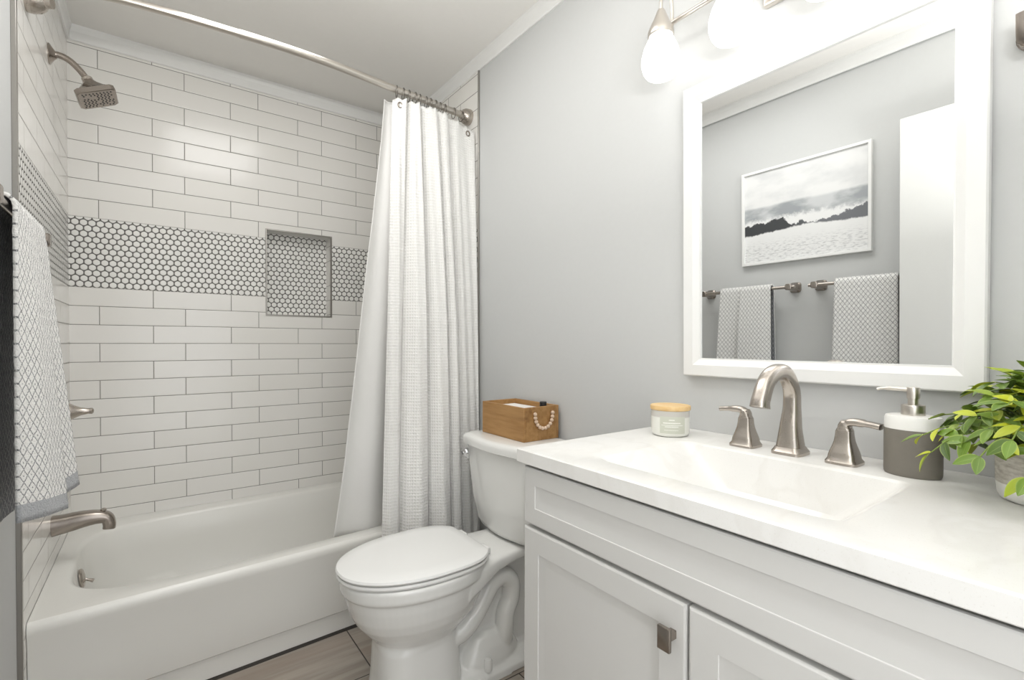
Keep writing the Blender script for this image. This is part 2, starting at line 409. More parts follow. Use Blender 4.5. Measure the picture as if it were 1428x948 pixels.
for q in ((NX0 - t, NX0, NZ0 - t, NZ1 + t), (NX1, NX1 + t, NZ0 - t, NZ1 + t), (NX0, NX1, NZ0 - t, NZ0), (NX0, NX1, NZ1, NZ1 + t)):
    box(b, q[0], q[1], D - 0.004, D + 0.006, q[2], q[3], 0.001, 1)
struct('trim_1', b, M_TRIMM)
b = NB(); box(b, -0.008, 0.003, TL - 0.016, TL, 0.0, 2.392, 0.001, 1); struct('trim_2', b, M_TRIMM)
b = NB(); box(b, W - 0.008, W, TR - 0.006, TR + 0.002, 0.0, 2.392, 0.001, 1); struct('trim_3', b, M_TRIMM)
# flat moulding under the ceiling: profile (distance from wall, z)
CP = [(0, 2.392), (0.006, 2.392), (0.009, 2.396), (0.011, 2.428), (0.016, 2.442), (0.017, CEIL), (0, CEIL)]
def mould(name, f0, f1, ):
    bm = NB(); loft(bm, [[f0(d, z) for d, z in CP], [f1(d, z) for d, z in CP]]); struct(name, bm, M_WHITE)
mould('trim_4', lambda d, z: (d, D - d, z), lambda d, z: (W - d, D - d, z))
mould('trim_5', lambda d, z: (W - d, D - d, z), lambda d, z: (W - d, YF, z))
mould('trim_6', lambda d, z: (d, D - d, z), lambda d, z: (d, YF, z))
b = NB(); box(b, W - 0.014, W, 0.91, TR - 0.006, 0, 0.09, 0.004, 2); struct('baseboard_right', b, M_WHITE)
b = NB(); box(b, -0.008, 0.006, 0.70, TL - 0.016, 0, 0.09, 0.004, 2); struct('baseboard_left', b, M_WHITE)
# open door against the left wall
b = NB(); box(b, 0.112, 0.148, -0.10, 0.684, 0.012, 2.04, 0.0015, 1); struct('door_1', b, speck(mat('door_paint', srgb(222, 222, 219), 0.5), 0.01, 30))

# ------------------------------------------------------------------ bathtub
def tub():
    bm = NB()
    yl, yr = 1.838, 1.918                      # front rim at the left and right ends
    fy = lambda x: yl + (yr - yl) * x / W
    zt = 0.368
    n = 24
    # apron: strip of profile points (dy from rim front, z)
    prof = [(0.045, 0.0), (0.045, 0.075), (0.028, 0.088), (0.012, 0.20), (0.006, 0.315), (0.0, 0.335), (0.0, zt - 0.014), (0.004, zt - 0.005), (0.013, zt)]
    rows = []
    for i in range(n + 1):
        x = 0.001 + (W - 0.006) * i / n
        rows.append([bm.verts.new((x, fy(x) + d, z)) for d, z in prof])
    for a, c in zip(rows, rows[1:]):
        for k in range(len(prof) - 1): bm.faces.new((a[k], c[k], c[k + 1], a[k + 1]))
    # rim plane with basin opening
    N = 72
    def ring(x0, x1, y0, y1, p, z, skew=0.0):
        out = []
        for i in range(N):
            a = 2 * math.pi * i / N; c, s = math.cos(a), math.sin(a)
            X = (x0 + x1) / 2 + (x1 - x0) / 2 * math.copysign(abs(c) ** (2 / p), c)
            Y = (y0 + y1) / 2 + (y1 - y0) / 2 * math.copysign(abs(s) ** (2 / p), s)
            if s < 0: Y += (fy(X) - fy(0.75)) * (-s) ** 0.5
            out.append((X, Y, z))
        return out
    rings = [ring(0.045, 1.40, 1.945, D - 0.070, 4.2, zt), ring(0.054, 1.39, 1.953, D - 0.078, 4.2, zt - 0.004), ring(0.060, 1.38, 1.960, D - 0.085, 4.1, zt - 0.015),
             ring(0.074, 1.33, 1.975, D - 0.10, 4.0, 0.26), ring(0.105, 1.26, 1.995, D - 0.115, 4.0, 0.14), ring(0.17, 1.20, 2.03, D - 0.15, 4, 0.085), ring(0.25, 1.10, 2.09, D - 0.21, 3.6, 0.068)]
    V = loft(bm, rings, caps=(False, True))
    # rim: outer rectangle matched point by point
    outer = []
    for (x, y, z) in rings[0]:
        cx, cy = 0.7425, 2.3
        dx, dy = x - cx, y - cy
        k = 1e9
        if dx > 1e-6: k = min(k, (W - 0.005 - cx) / dx)
        if dx < -1e-6: k = min(k, (0.001 - cx) / dx)
        if dy > 1e-6: k = min(k, (D - 0.001 - cy) / dy)
        if dy < -1e-6:
            ms = (yr - yl) / W; k = min(k, (yl + 0.013 + ms * cx - cy) / (dy - ms * dx))
        X = cx + dx * k; Y = cy + dy * k
        outer.append([X, Y, zt])
    for gx, gy in ((0.001, fy(0) + 0.013), (W - 0.005, fy(W) + 0.013), (0.001, D - 0.001), (W - 0.005, D - 0.001)):
        q = min(outer, key=lambda e: (e[0] - gx) ** 2 + (e[1] - gy) ** 2); q[0], q[1] = gx, gy
    outer = [bm.verts.new(q) for q in outer]
    for i in range(N):
        j = (i + 1) % N; bm.faces.new((outer[i], outer[j], V[0][j], V[0][i]))
    return bm
tubo = empty('bathtub', (0.75, 2.3, 0), 'white alcove bathtub with a plain apron, set between the tiled walls', 'bathtub')
tb = build('tub_body', tub(), M_TUB, tubo, 40)
b = NB(); box(b, 0.01, W - 0.02, 1.93, 1.95, 0.0, 0.006)
# dark sealant line where the apron meets the floor
b.free(); b = NB(); loft(b, [[(0.004, 1.872, 0.0), (0.004, 1.89, 0.0), (0.004, 1.89, 0.007), (0.004, 1.878, 0.007)], [(1.49, 1.950, 0.0), (1.49, 1.97, 0.0), (1.49, 1.97, 0.007), (1.49, 1.956, 0.007)]])
build('sealant_line', b, M_DARK, tubo)
# trip lever on the inside of the tub
ov = empty('tub_overflow', (0.075, 2.28, 0.30), 'brushed nickel overflow plate with a trip lever inside the bathtub', 'tub drain cover')
b = NB(); axis_lathe(b, [(0.033, 0), (0.034, 0.004), (0.030, 0.009), (0.012, 0.013), (0, 0.014)], (0.0705, 2.28, 0.30), (1, 0, 0.12), 28); build('plate', b, M_NICK, ov)
b = NB(); tube(b, [(0.076, 2.28, 0.298), (0.090, 2.28, 0.292), (0.106, 2.275, 0.286)], [0.005, 0.0045, 0.007], 10); build('lever', b, M_NICK, ov)

# ------------------------------------------------------------------ shower fittings on the left wall
sh = empty('shower', (0.0, 2.29, 2.125), 'brushed nickel square shower head on a bent arm, high on the left tiled wall', 'shower head')
b = NB(); axis_lathe(b, [(0.034, 0), (0.034, 0.003), (0.026, 0.008), (0.014, 0.016), (0.012, 0.02)], (0.0, 2.29, 2.125), (1, 0, 0), 28); build('flange', b, M_NICK_D, sh)
b = NB(); tube(b, spline([(0.005, 2.29, 2.125), (0.03, 2.29, 2.128), (0.055, 2.29, 2.118), (0.08, 2.29, 2.094), (0.098, 2.29, 2.070)], 6), 0.0105, 14); build('arm', b, M_NICK_D, sh)
def head_parts():
    dirv = Vector((0.42, -0.10, -0.90)).normalized()      # where the spray points
    c0 = Vector((0.098, 2.29, 2.072))
    ex = Vector((0.9, 0.0, 0.42)); ex = (ex - dirv * ex.dot(dirv)).normalized(); ey = dirv.cross(ex)
    def ring(t, h, ch):
        pts = []
        for sx, sy in ((1, 1), (-1, 1), (-1, -1), (1, -1)):
            a = (h - ch, h) if sx * sy > 0 else (h, h - ch)
            bq = (h, h - ch) if sx * sy > 0 else (h - ch, h)
            for q in ((bq, a) if True else ()):
                pts.append((sx * q[0], sy * q[1]))
        return [c0 + dirv * t + ex * p[0] + ey * p[1] for p in pts]
    bm = NB(); axis_lathe(bm, [(0.013, -0.004), (0.0165, 0.0), (0.0165, 0.008), (0.013, 0.012), (0.013, 0.016)], c0, dirv, 20); build('ball_joint', bm, M_NICK, sh)
    bm = NB(); loft(bm, [ring(0.012, 0.016, 0.006), ring(0.022, 0.021, 0.007), ring(0.045, 0.040, 0.009), ring(0.056, 0.052, 0.010), ring(0.058, 0.058, 0.011), ring(0.074, 0.058, 0.011), ring(0.076, 0.055, 0.010)])
    hd = build('head', bm, M_NICK_D, sh, 25)
    bm = NB(); random.seed(4)
    for i in range(-4, 5):
        for j in range(-4, 5):
            if random.random() < 0.82:
                p = c0 + dirv * 0.0755 + ex * (i * 0.0105 + (0.003 if j % 2 else 0)) + ey * j * 0.0105
                axis_lathe(bm, [(0.0026, 0), (0.0022, 0.0018)], p, dirv, 8)
    build('spray_nozzles', bm, M_BLACK, hd)
head_parts()
hv = empty('shower_valve', (0.0, 2.28, 0.893), 'brushed nickel shower valve lever sticking out past the hanging towel', 'shower handle')
b = NB(); axis_lathe(b, [(0.075, 0), (0.075, 0.004), (0.066, 0.009), (0.0, 0.010)], (0, 2.28, 0.893), (1, 0, 0), 36); build('trim_plate', b, M_NICK, hv)
b = NB(); axis_lathe(b, [(0.033, 0.008), (0.034, 0.03), (0.032, 0.045), (0.023, 0.058), (0.0145, 0.075), (0.010, 0.095), (0.011, 0.106), (0.006, 0.110), (0, 0.111)], (0, 2.28, 0.893), (1, 0, 0), 28); build('lever', b, M_NICK, hv)
sp = empty('tub_spout', (0.0, 2.26, 0.51), 'brushed nickel tub spout reaching over the bathtub', 'tub spout')
b = NB(); tube(b, spline([(0.0, 2.26, 0.508), (0.03, 2.26, 0.510), (0.08, 2.26, 0.516), (0.12, 2.26, 0.516), (0.145, 2.26, 0.507), (0.152, 2.26, 0.485), (0.151, 2.26, 0.470)], 6),
     [(lerp_tab([(0, .034), (.25, .030), (.5, .023), (.7, .019), (1, .0185)], i / 36), lerp_tab([(0, .031), (.25, .029), (.6, .024), (1, .021)], i / 36)) for i in range(37)], 20, power=3.0); build('spout_body', b, M_NICK_D, sp)
b = NB(); lathe(b, [(0.006, 0), (0.009, 0.003), (0.009, 0.008), (0.004, 0.011)], (0.136, 2.26, 0.533), 16); build('diverter_knob', b, M_NICK, sp)

# ------------------------------------------------------------------ shower rod, rings, curtain
RZ = 2.19
_RY = [tuple(p) for p in spline([(0, 1.92, 2.105), (0.06, 1.892, 2.126), (0.18, 1.858, 2.150), (0.51, 1.850, 2.165), (0.79, 1.868, 2.177), (1.09, 1.92, 2.189), (1.262, 1.943, 2.195), (1.5, 1.99, 2.206)], 8)]
def rod_y(x): return lerp_tab([(p[0], p[1]) for p in _RY], x)
def rod_z(x): return lerp_tab([(p[0], p[2]) for p in _RY], x)
rodo = empty('shower_rod', (0.75, 1.9, RZ), 'bowed brushed nickel shower curtain rod spanning wall to wall', 'curtain rod')
b = NB(); tube(b, [(x, rod_y(x), rod_z(x)) for x in [0.01 + (W - 0.02) * i / 48 for i in range(49)] if x <= 0.55], 0.0128, 16); build('rod', b, M_NICK_L, rodo)
b = NB(); tube(b, [(x, rod_y(x), rod_z(x)) for x in [0.52 + (W - 0.53) * i / 32 for i in range(33)]], 0.0142, 16); build('outer_rod', b, M_NICK_L, rodo)
for x, s in ((0.0, 1), (W - 0.004, -1)):
    b = NB(); axis_lathe(b, [(0.036, 0), (0.037, 0.01), (0.034, 0.028), (0.026, 0.04), (0.018, 0.046), (0.016, 0.06)], (x, rod_y(x), rod_z(x)), (s, -0.3 if x == 0 else -0.18, 0.0), 28); build('wall_flange', b, M_NICK, rodo)
RX = [1.103, 1.134, 1.160, 1.190, 1.215, 1.246, 1.268, 1.295, 1.322, 1.348, 1.40, 1.445]
ORD = ['first', 'second', 'third', 'fourth', 'fifth', 'sixth', 'seventh', 'eighth', 'ninth', 'tenth', 'eleventh', 'last']
CTOP = 2.152
b = NB()
rp = [(0.0, 0.020 * math.sin(a) - 0.0, 0.024 * math.cos(a)) for a in [i * 2 * math.pi / 24 for i in range(25)]]
tube(b, [(0, p[1], p[2] - 0.008) for p in rp], 0.0016, 6)
ring0 = build('curtain_ring', b, brushed('dark_ring_metal', (0.16, 0.145, 0.13, 1), 0.3), None, 40)
for i, x in enumerate(RX):
    o = ring0 if i == 0 else dup(ring0)
    o.location = (x, rod_y(x), rod_z(x)); o.rotation_euler = (0, 0, R(-12 + 5 * (i % 4)))
    tag(o, ('left-most small metal ring carrying the shower curtain on the rod' if i == 0 else 'right-most small metal ring carrying the shower curtain on the rod' if i == 11 else ORD[i] + ' small metal ring from the left end of the curtain, on the rod'), 'curtain ring', 'metal rings holding the shower curtain')
cur = empty('shower_curtain', (1.28, 1.90, 0.12), 'white waffle weave shower curtain gathered at the right end of the rod', 'shower curtain')
# fold polyline in plan: (fraction, x at top, dy at top, x at bottom, dy at bottom)
FOLD = [(0, 1.085, -0.006, 1.003, -0.02), (.08, 1.11, -0.022, 1.045, -0.035), (.16, 1.135, -0.03, 1.085, -0.01), (.20, 1.128, 0.012, 1.078, 0.025), (.27, 1.165, -0.025, 1.10, -0.042),
        (.37, 1.195, -0.03, 1.19, -0.05), (.42, 1.19, 0.015, 1.198, 0.03), (.48, 1.225, -0.022, 1.222, -0.038), (.58, 1.275, -0.03, 1.30, -0.05), (.63, 1.27, 0.015, 1.306, 0.02), (.69, 1.30, -0.02, 1.335, -0.04),
        (.74, 1.335, -0.022, 1.365, -0.035), (.78, 1.34, 0.010, 1.37, 0.01), (.85, 1.385, -0.012, 1.40, -0.02), (.92, 1.43, -0.004, 1.45, -0.012), (1, 1.487, -0.010, 1.487, -0.006)]
def fold_at(u, k):
    pts = [Vector((f[1], f[2], 0)) if k == 0 else Vector((f[3], f[4], 0)) for f in FOLD]
    us = [f[0] for f in FOLD]
    for i in range(len(us) - 1):
        if u <= us[i + 1] or i == len(us) - 2:
            t = (u - us[i]) / (us[i + 1] - us[i]); break
    a = pts[max(i - 1, 0)]; p, q = pts[i], pts[i + 1]; d = pts[min(i + 2, len(pts) - 1)]
    return 0.5 * (2 * p + (q - a) * t + (2 * a - 5 * p + 4 * q - d) * t * t + (3 * p - a - 3 * q + d) * t ** 3)
ZB = 0.13
def cur_pt(u, v):
    top = fold_at(u, 0); bot = fold_at(u, 1); bot.x = 0.2876 + (bot.x - 0.2876) * 0.978
    f = (1 - v)                                 # v=1 top
    s = f ** 0.85
    x = top.x + (bot.x - top.x) * s
    y0 = 1.93 + 0.045 * max(0, (top.x - 1.2)) ; y1 = 1.838
    y = y0 + (y1 - y0) * s + 1.2 * top.y + (1.5 * bot.y - 1.2 * top.y) * min(1, f * 2.2)
    y += 0.004 * math.sin(u * 90 + v * 5) * min(1, (1 - v) * 6)
    near = min(abs(top.x - q) for q in RX)
    z = ZB + (CTOP - ZB) * v - (0.010 * min(1, near / 0.014) + 0.02 * max(0, (top.x - 1.36) / 0.1)) * max(0, (v - 0.9) / 0.1)
    return (min(x, 1.489), y, z)
b = NB(); grid(b, cur_pt, 190, 90, lambda u, v: (u * 1.15, v * (CTOP - ZB)))
wf = build('waffle_panel', b, M_WAFFLE, cur, 0, mods='norecalc')
wf.data.shade_smooth(); md = wf.modifiers.new('thick', 'SOLIDIFY'); md.thickness = 0.0025; md.offset = 0
def gromm(x, z, y):
    bm = NB(); pts = [(x + 0.009 * math.cos(a), y, z + 0.011 * math.sin(a)) for a in [i * 2 * math.pi / 16 for i in range(17)]]
    tube(bm, pts, 0.003, 8); return bm
for x, z, u in ((1.108, 2.118, .07), (1.452, 2.10, .93)):
    p = cur_pt(u, 0.985); build('grommet', gromm(x, z, p[1] - 0.004), M_NICK_D, cur)
# smooth liner that hangs inside the tub
ln = None
LTOP = [(0, 1.055), (1, 1.115)]
def lin_pt(u, v):
    f = 1 - v
    xl = lerp_tab([(0, 1.060), (.1, 1.045), (.36, 0.991), (.6, 0.950), (.83, 0.910), (1, 0.870)], f); xr = lerp_tab([(0, 1.125), (.1, 1.125), (1, 1.13)], f)
    x = xl + (xr - xl) * u
    y = lerp_tab([(0, 1.952), (.3, 1.952), (1, 2.015)], f) + 0.012 * math.sin(u * math.pi * 2.2 - 0.3 + f) * (0.4 + f) - 0.008 * math.cos(u * 3 + 1)
    y += 0.004 * math.sin(f * 11 + u * 4) * math.exp(-((f - 0.8) / 0.1) ** 2)
    return (x, y, 0.33 + (2.148 - 0.33) * v)
b = NB(); grid(b, lin_pt, 30, 60)
li = empty('curtain_liner', (1.0, 1.97, 0.31), 'smooth white liner hanging inside the tub, left of the waffle curtain', 'curtain liner')
o = build('liner_panel', b, M_LINER, li, 0, mods='norecalc'); o.data.shade_smooth(); md = o.modifiers.new('thick', 'SOLIDIFY'); md.thickness = 0.0015
b = NB(); tube(b, [lin_pt(u / 20, 0.998) for u in range(21)], 0.003, 8); build('hem', b, M_LINER, li)

# ------------------------------------------------------------------ toilet
TY = 1.455
toi = empty('toilet', (1.1, TY, 0), 'white two-piece toilet with a closed lid, between the tub and the vanity', 'toilet')
def bowl():
    bm = NB()
    # z, front x, back x, half width
    tab = [(0.0, 0.820, 1.115, 0.128), (0.02, 0.824, 1.113, 0.124), (0.10, 0.832, 1.108, 0.114), (0.19, 0.836, 1.105, 0.108), (0.212, 0.834, 1.11, 0.112), (0.23, 0.820, 1.13, 0.124), (0.25, 0.800, 1.15, 0.138),
           (0.28, 0.776, 1.18, 0.154), (0.31, 0.760, 1.195, 0.165), (0.35, 0.748, 1.205, 0.174), (0.380, 0.742, 1.21, 0.178), (0.384, 0.735, 1.213, 0.183), (0.39, 0.731, 1.215, 0.187), (0.420, 0.730, 1.217, 0.188), (0.427, 0.735, 1.213, 0.184)]
    rings = [sell((a + q) / 2 if z < 0.2 else 0.985, TY, z, (q - a) / 2 if z < 0.2 else 0.985 - a, h, 2.9 if z < 0.2 else 2.15, 64, (q - a) / 2 if z < 0.2 else q - 0.985) for z, a, q, h in tab]
    loft(bm, rings)
    # deck carrying the tank
    dk = []
    for x, hw, zb in ((1.08, 0.165, 0.30), (1.15, 0.150, 0.335), (1.22, 0.128, 0.362), (1.30, 0.118, 0.376), (1.38, 0.118, 0.38), (1.46, 0.125, 0.38), (1.484, 0.125, 0.38)):
        zt = 0.426 - 0.0 * x
        ring = []
        r = 0.018
        for i in range(28):
            a = 2 * math.pi * i / 28; c, s = math.cos(a), math.sin(a)
            ring.append((x, TY + hw * math.copysign(abs(c) ** 0.5, c), (zb + zt) / 2 + (zt - zb) / 2 * math.copysign(abs(s) ** 0.5, s)))
        dk.append(ring)
    loft(bm, dk)
    # core behind the pedestal
    loft(bm, [sell(1.25, TY, 0.0, 0.2, 0.05, 6, 28), sell(1.25, TY, 0.2, 0.2, 0.045, 6, 28), sell(1.27, TY, 0.40, 0.2, 0.055, 6, 28)])
    # foot
    loft(bm, [sell(1.24, TY, 0.0, 0.20, 0.122, 3.5, 40), sell(1.24, TY, 0.022, 0.198, 0.12, 3.5, 40), sell(1.24, TY, 0.040, 0.185, 0.105, 3.2, 40), sell(1.24, TY, 0.055, 0.17, 0.08, 3, 40)])
    # trapway showing on both sides
    for s in (-1, 1):
        y = TY + s * 0.068; yi = TY + s * 0.05
        tube(bm, spline([(1.04, yi, 0.165), (1.10, y, 0.180), (1.150, y, 0.216), (1.188, y, 0.265), (1.222, y, 0.308), (1.266, y, 0.322), (1.303, y, 0.290), (1.303, y, 0.235), (1.282, y, 0.190), (1.276, y, 0.12), (1.28, yi, 0.05)], 6), 0.033, 20)
        loft(bm, [sell(1.225, TY + s * 0.045, z, a, h, 2.2, 32) for z, a, h in ((0.02, 0.125, 0.062), (0.06, 0.118, 0.058), (0.10, 0.098, 0.050), (0.13, 0.07, 0.038), (0.145, 0.035, 0.02))])
    return bm
o = build('bowl', bowl(), M_PORC, toi, 0)
rm = o.modifiers.new('fuse', 'REMESH'); rm.mode = 'VOXEL'; rm.voxel_size = 0.0038; rm.use_smooth_shade = True
sm = o.modifiers.new('soft', 'SMOOTH'); sm.factor = 0.5; sm.iterations = 4
for s in (-1, 1):
    b = NB(); lathe(b, [(0.014, 0.0), (0.014, 0.03), (0.011, 0.038), (0.0, 0.041)], (1.185, TY + s * 0.104, 0.038), 18); build('bolt_cap', b, M_PORC, toi)
_SP = [(0.985 - 0.266 * math.cos(a), 0.186 * math.sin(a) ** 0.92) for a in [math.pi / 2 * i / 24 for i in range(25)]]
_SP += [(1.03, 0.186), (1.07, 0.183), (1.105, 0.176), (1.13, 0.166), (1.15, 0.152), (1.164, 0.138), (1.172, 0.128), (1.176, 0.118), (1.177, 0.09), (1.178, 0.05)]
def seat_ring(z, gx=0.0):
    half = [(x + (0.985 - x) * gx / 0.23, y * (1 - gx / 0.186)) for x, y in _SP]
    full = half + [(half[-1][0] + 0.001, 0)] + [(x, -y) for x, y in half[:0:-1]]
    return [(x, TY + y, z) for x, y in full]
b = NB(); loft(b, [seat_ring(0.4295, 0.006), seat_ring(0.4305, 0.003), seat_ring(0.436, 0.001), seat_ring(0.4420, 0.003), seat_ring(0.4425, 0.006)]); build('seat', b, M_SEAT, toi)
b = NB(); loft(b, [seat_ring(0.4462, 0.006), seat_ring(0.4468, 0.002), seat_ring(0.451, 0.0), seat_ring(0.457, 0.003), seat_ring(0.461, 0.012), seat_ring(0.463, 0.05)]); build('lid', b, M_SEAT, toi)
for s in (-1, 1):
    b = NB(); box(b, 1.172, 1.200, TY + s * 0.075 - 0.024, TY + s * 0.075 + 0.024, 0.424, 0.449, 0.007, 3); build('hinge', b, M_SEAT, toi)
def tank():
    bm = NB(); rs = []
    for z, hx, hy in ((0.432, 0.088, 0.150), (0.437, 0.094, 0.160), (0.46, 0.099, 0.168), (0.55, 0.107, 0.180), (0.68, 0.113, 0.189), (0.748, 0.115, 0.191)):
        rs.append(tank_ring(1.481, hx * 2, hy, z))
    loft(bm, rs); return bm
def tank_ring(xb, depth, hy, z, r=0.035, bow=0.018, n=10):
    """plan outline: flat back, bowed front, rounded front corners"""
    pts = []
    xf = xb - depth
    fr = [(xf - bow * math.cos(t * math.pi / 2) + bow, t * (hy - r)) for t in [-1 + 2 * i / 16 for i in range(17)]]
    pts += [(xb, -hy + 0.01), (xb, hy - 0.01), (xb - 0.01, hy)]
    for i in range(n + 1):
        a = math.pi / 2 * i / n; pts.append((xf + bow + r - r * math.sin(a), hy - r + r * math.cos(a)))
    for p in fr[::-1][1:-1]: pts.append(p)
    for i in range(n + 1):
        a = math.pi / 2 * (1 - i / n); pts.append((xf + bow + r - r * math.sin(a), -hy + r - r * math.cos(a)))
    pts.append((xb - 0.01, -hy))
    return [(x, TY + y, z) for x, y in pts]
build('tank', tank(), M_PORC, toi, 45)
b = NB(); loft(b, [tank_ring(1.484, 0.243, 0.193, 0.749), tank_ring(1.485, 0.252, 0.199, 0.753), tank_ring(1.485, 0.253, 0.200, 0.772), tank_ring(1.485, 0.250, 0.198, 0.781), tank_ring(1.484, 0.243, 0.192, 0.787), tank_ring(1.48, 0.225, 0.180, 0.790)])
build('tank_lid', b, M_PORC, toi, 40)
b = NB(); axis_lathe(b, [(0.017, 0), (0.018, 0.006), (0.015, 0.012), (0.007, 0.014), (0.006, 0.022)], (1.262, TY + 0.158, 0.715), (-1, 0.15, 0), 20)
tube(b, spline([(1.244, TY + 0.158, 0.715), (1.240, TY + 0.140, 0.713), (1.240, TY + 0.118, 0.708)], 4), [(0.005, 0.004)] * 5 + [(0.008, 0.004)] * 4, 10)
build('flush_lever', b, M_CHROME, toi)

# ------------------------------------------------------------------ wooden box on the tank and what is in it
BX0, BX1, BY0, BY1, BZ0, BZ1 = 1.322, 1.484, 1.335, 1.600, 0.7905, 0.911
wb = empty('wooden_box', (1.40, 1.47, BZ0), 'brown wooden box with a beaded rope handle on the toilet tank', 'box')
t = 0.009
b = NB(); box(b, BX0, BX0 + t, BY0, BY1, BZ0, BZ1, 0.001, 1); build('long_side', b, M_WOOD, wb)
b = NB(); box(b, BX1 - t, BX1, BY0, BY1, BZ0, BZ1, 0.001, 1); build('long_side', b, M_WOOD, wb)
b = NB(); box(b, BX0 + t, BX1 - t, BY0, BY0 + t, BZ0, BZ1, 0.001, 1); build('end_panel', b, M_WOOD, wb)
b = NB(); box(b, BX0 + t, BX1 - t, BY1 - t, BY1, BZ0, BZ1, 0.001, 1); build('end_panel', b, M_WOOD, wb)
b = NB(); box(b, BX0 + t, BX1 - t, BY0 + t, BY1 - t, BZ0, BZ0 + 0.006); build('bottom', b, M_WOOD, wb)
M_ROPE = speck(mat('rope', srgb(150, 118, 84), 0.9), 0.1, 200)
hx0, hx1 = 1.366, 1.448; hy = BY0 - 0.0085
def arc(t):                                  # U shape
    return Vector((hx0 + (hx1 - hx0) * (0.5 - 0.5 * math.cos(math.pi * t)), hy, 0.892 - 0.058 * math.sin(math.pi * t) ** 0.8 if 0 < t < 1 else 0.892))
apts = [Vector((hx0 + 0.002, BY0 + 0.001, 0.896))] + [arc(i / 40) for i in range(41)] + [Vector((hx1 - 0.002, BY0 + 0.001, 0.896))]
b = NB(); tube(b, apts, 0.0022, 8); hd = build('handle', b, M_ROPE, wb)
L = [0]
for p, q in zip(apts, apts[1:]): L.append(L[-1] + (q - p).length)
NBEAD = 12
bead0 = None
for i in range(NBEAD):
    s = L[-1] * (0.085 + 0.83 * i / (NBEAD - 1))
    for k in range(len(L) - 1):
        if L[k + 1] >= s: break
    p = apts[k].lerp(apts[k + 1], (s - L[k]) / (L[k + 1] - L[k]))
    if bead0 is None:
        b = NB(); bmesh.ops.create_icosphere(b, subdivisions=3, radius=0.0068); bd = build('bead', b, M_BEAD, None, 60); bead0 = bd
    else: bd = bead0.copy(); COL.objects.link(bd)
    bd.parent = hd; bd.location = p - off(wb); OFF[bd.name] = p
b = NB()
loft(b, [[(x + (0.002 if i % 2 else 0), y, z) for i, (x, y) in enumerate(((1.335, 1.40), (1.472, 1.40), (1.472, 1.588), (1.335, 1.588)))] for z in (0.80, 0.895)])
bmesh.ops.bevel(b, geom=list(b.edges), offset=0.012, segments=3, affect='EDGES')
o = build('folded_towel', b, speck(mat('white_terry', srgb(240, 236, 232), 0.95, spec=0.1), 0.04, 200, 0.002), None, 60, origin=(1.40, 1.49, 0.80)); tag(o, 'white folded hand towel lying inside the wooden box', 'towel')
bo = empty('bottle', (1.440, 1.372, 0.7965), 'dark bottle whose black cap sticks up out of the wooden box', 'bottle')
b = NB(); lathe(b, [(0.018, 0.0), (0.020, 0.004), (0.020, 0.085), (0.012, 0.1), (0.010, 0.108)], (1.440, 1.372, 0.7968), 20); build('bottle_body', b, M_BLACK, bo)
b = NB(); lathe(b, [(0.0125, 0.104), (0.013, 0.106), (0.013, 0.124), (0.0122, 0.126)], (1.440, 1.372, 0.7968), 20); build('cap', b, M_BLACK, bo)

# ------------------------------------------------------------------ vanity
VY0, VY1, VX = 0.028, 0.866, 0.98
van = empty('vanity_cabinet', (1.24, 0.45, 0), 'white vanity cabinet with two panelled doors under the sink counter', 'cabinet')
b = NB(); box(b, VX, W - 0.002, VY1 - 0.018, VY1, 0.10, 0.862, 0.001, 1); box(b, VX, W - 0.002, VY0, VY0 + 0.018, 0.10, 0.862, 0.001, 1)
box(b, VX, VX + 0.018, VY0 + 0.018, VY1 - 0.018, 0.10, 0.862); box(b, VX + 0.018, W - 0.002, VY0 + 0.018, VY1 - 0.018, 0.10, 0.118); box(b, W - 0.014, W - 0.002, VY0 + 0.018, VY1 - 0.018, 0.118, 0.862)
box(b, VX + 0.06, VX + 0.078, VY0, VY1, 0, 0.10); box(b, VX + 0.078, W - 0.002, VY1 - 0.018, VY1, 0, 0.10); build('carcass', b, M_CAB, van)
def panel(bm, x, y0, y1, z0, z1, th=0.019, fr=0.050, bev=0.004, deep=0.005, slope=0.014):
    """door with a sunk centre panel; front face at x, facing -x"""
    def R4(dx, ins): return [(x + dx, y1 - ins, z0 + ins), (x + dx, y0 + ins, z0 + ins), (x + dx, y0 + ins, z1 - ins), (x + dx, y1 - ins, z1 - ins)]
    loft(bm, [R4(th, 0), R4(bev, 0), R4(bev * .3, bev * .3), R4(0, bev), R4(0, fr), R4(0.0018, fr + 0.001), R4(0.0022, fr + 0.003), R4(deep - 0.001, fr + slope - 0.002), R4(deep, fr + slope + 0.003), R4(deep, fr + slope + 0.01)])
b = NB(); panel(b, 0.96, VY0, VY1, 0.735, 0.862, fr=0.038, slope=0.014); build('false_drawer_front', b, M_CAB, van, 20)
for nm, y0, y1, ky in (('door', 0.4495, VY1, 0.472), ('door', VY0, 0.4445, None)):
    b = NB(); panel(b, 0.96, y0, y1, 0.115, 0.7265); d = build('door', b, M_CAB, van, 20)
    if ky is None: continue
    b = NB(); box(b, 0.938, 0.961, ky - 0.006, ky + 0.006, 0.664, 0.678, 0.001, 1); box(b, 0.933, 0.940, ky - 0.0115, ky + 0.0115, 0.652, 0.690, 0.0012, 2)
    build('handle', b, M_NICK_D, d)
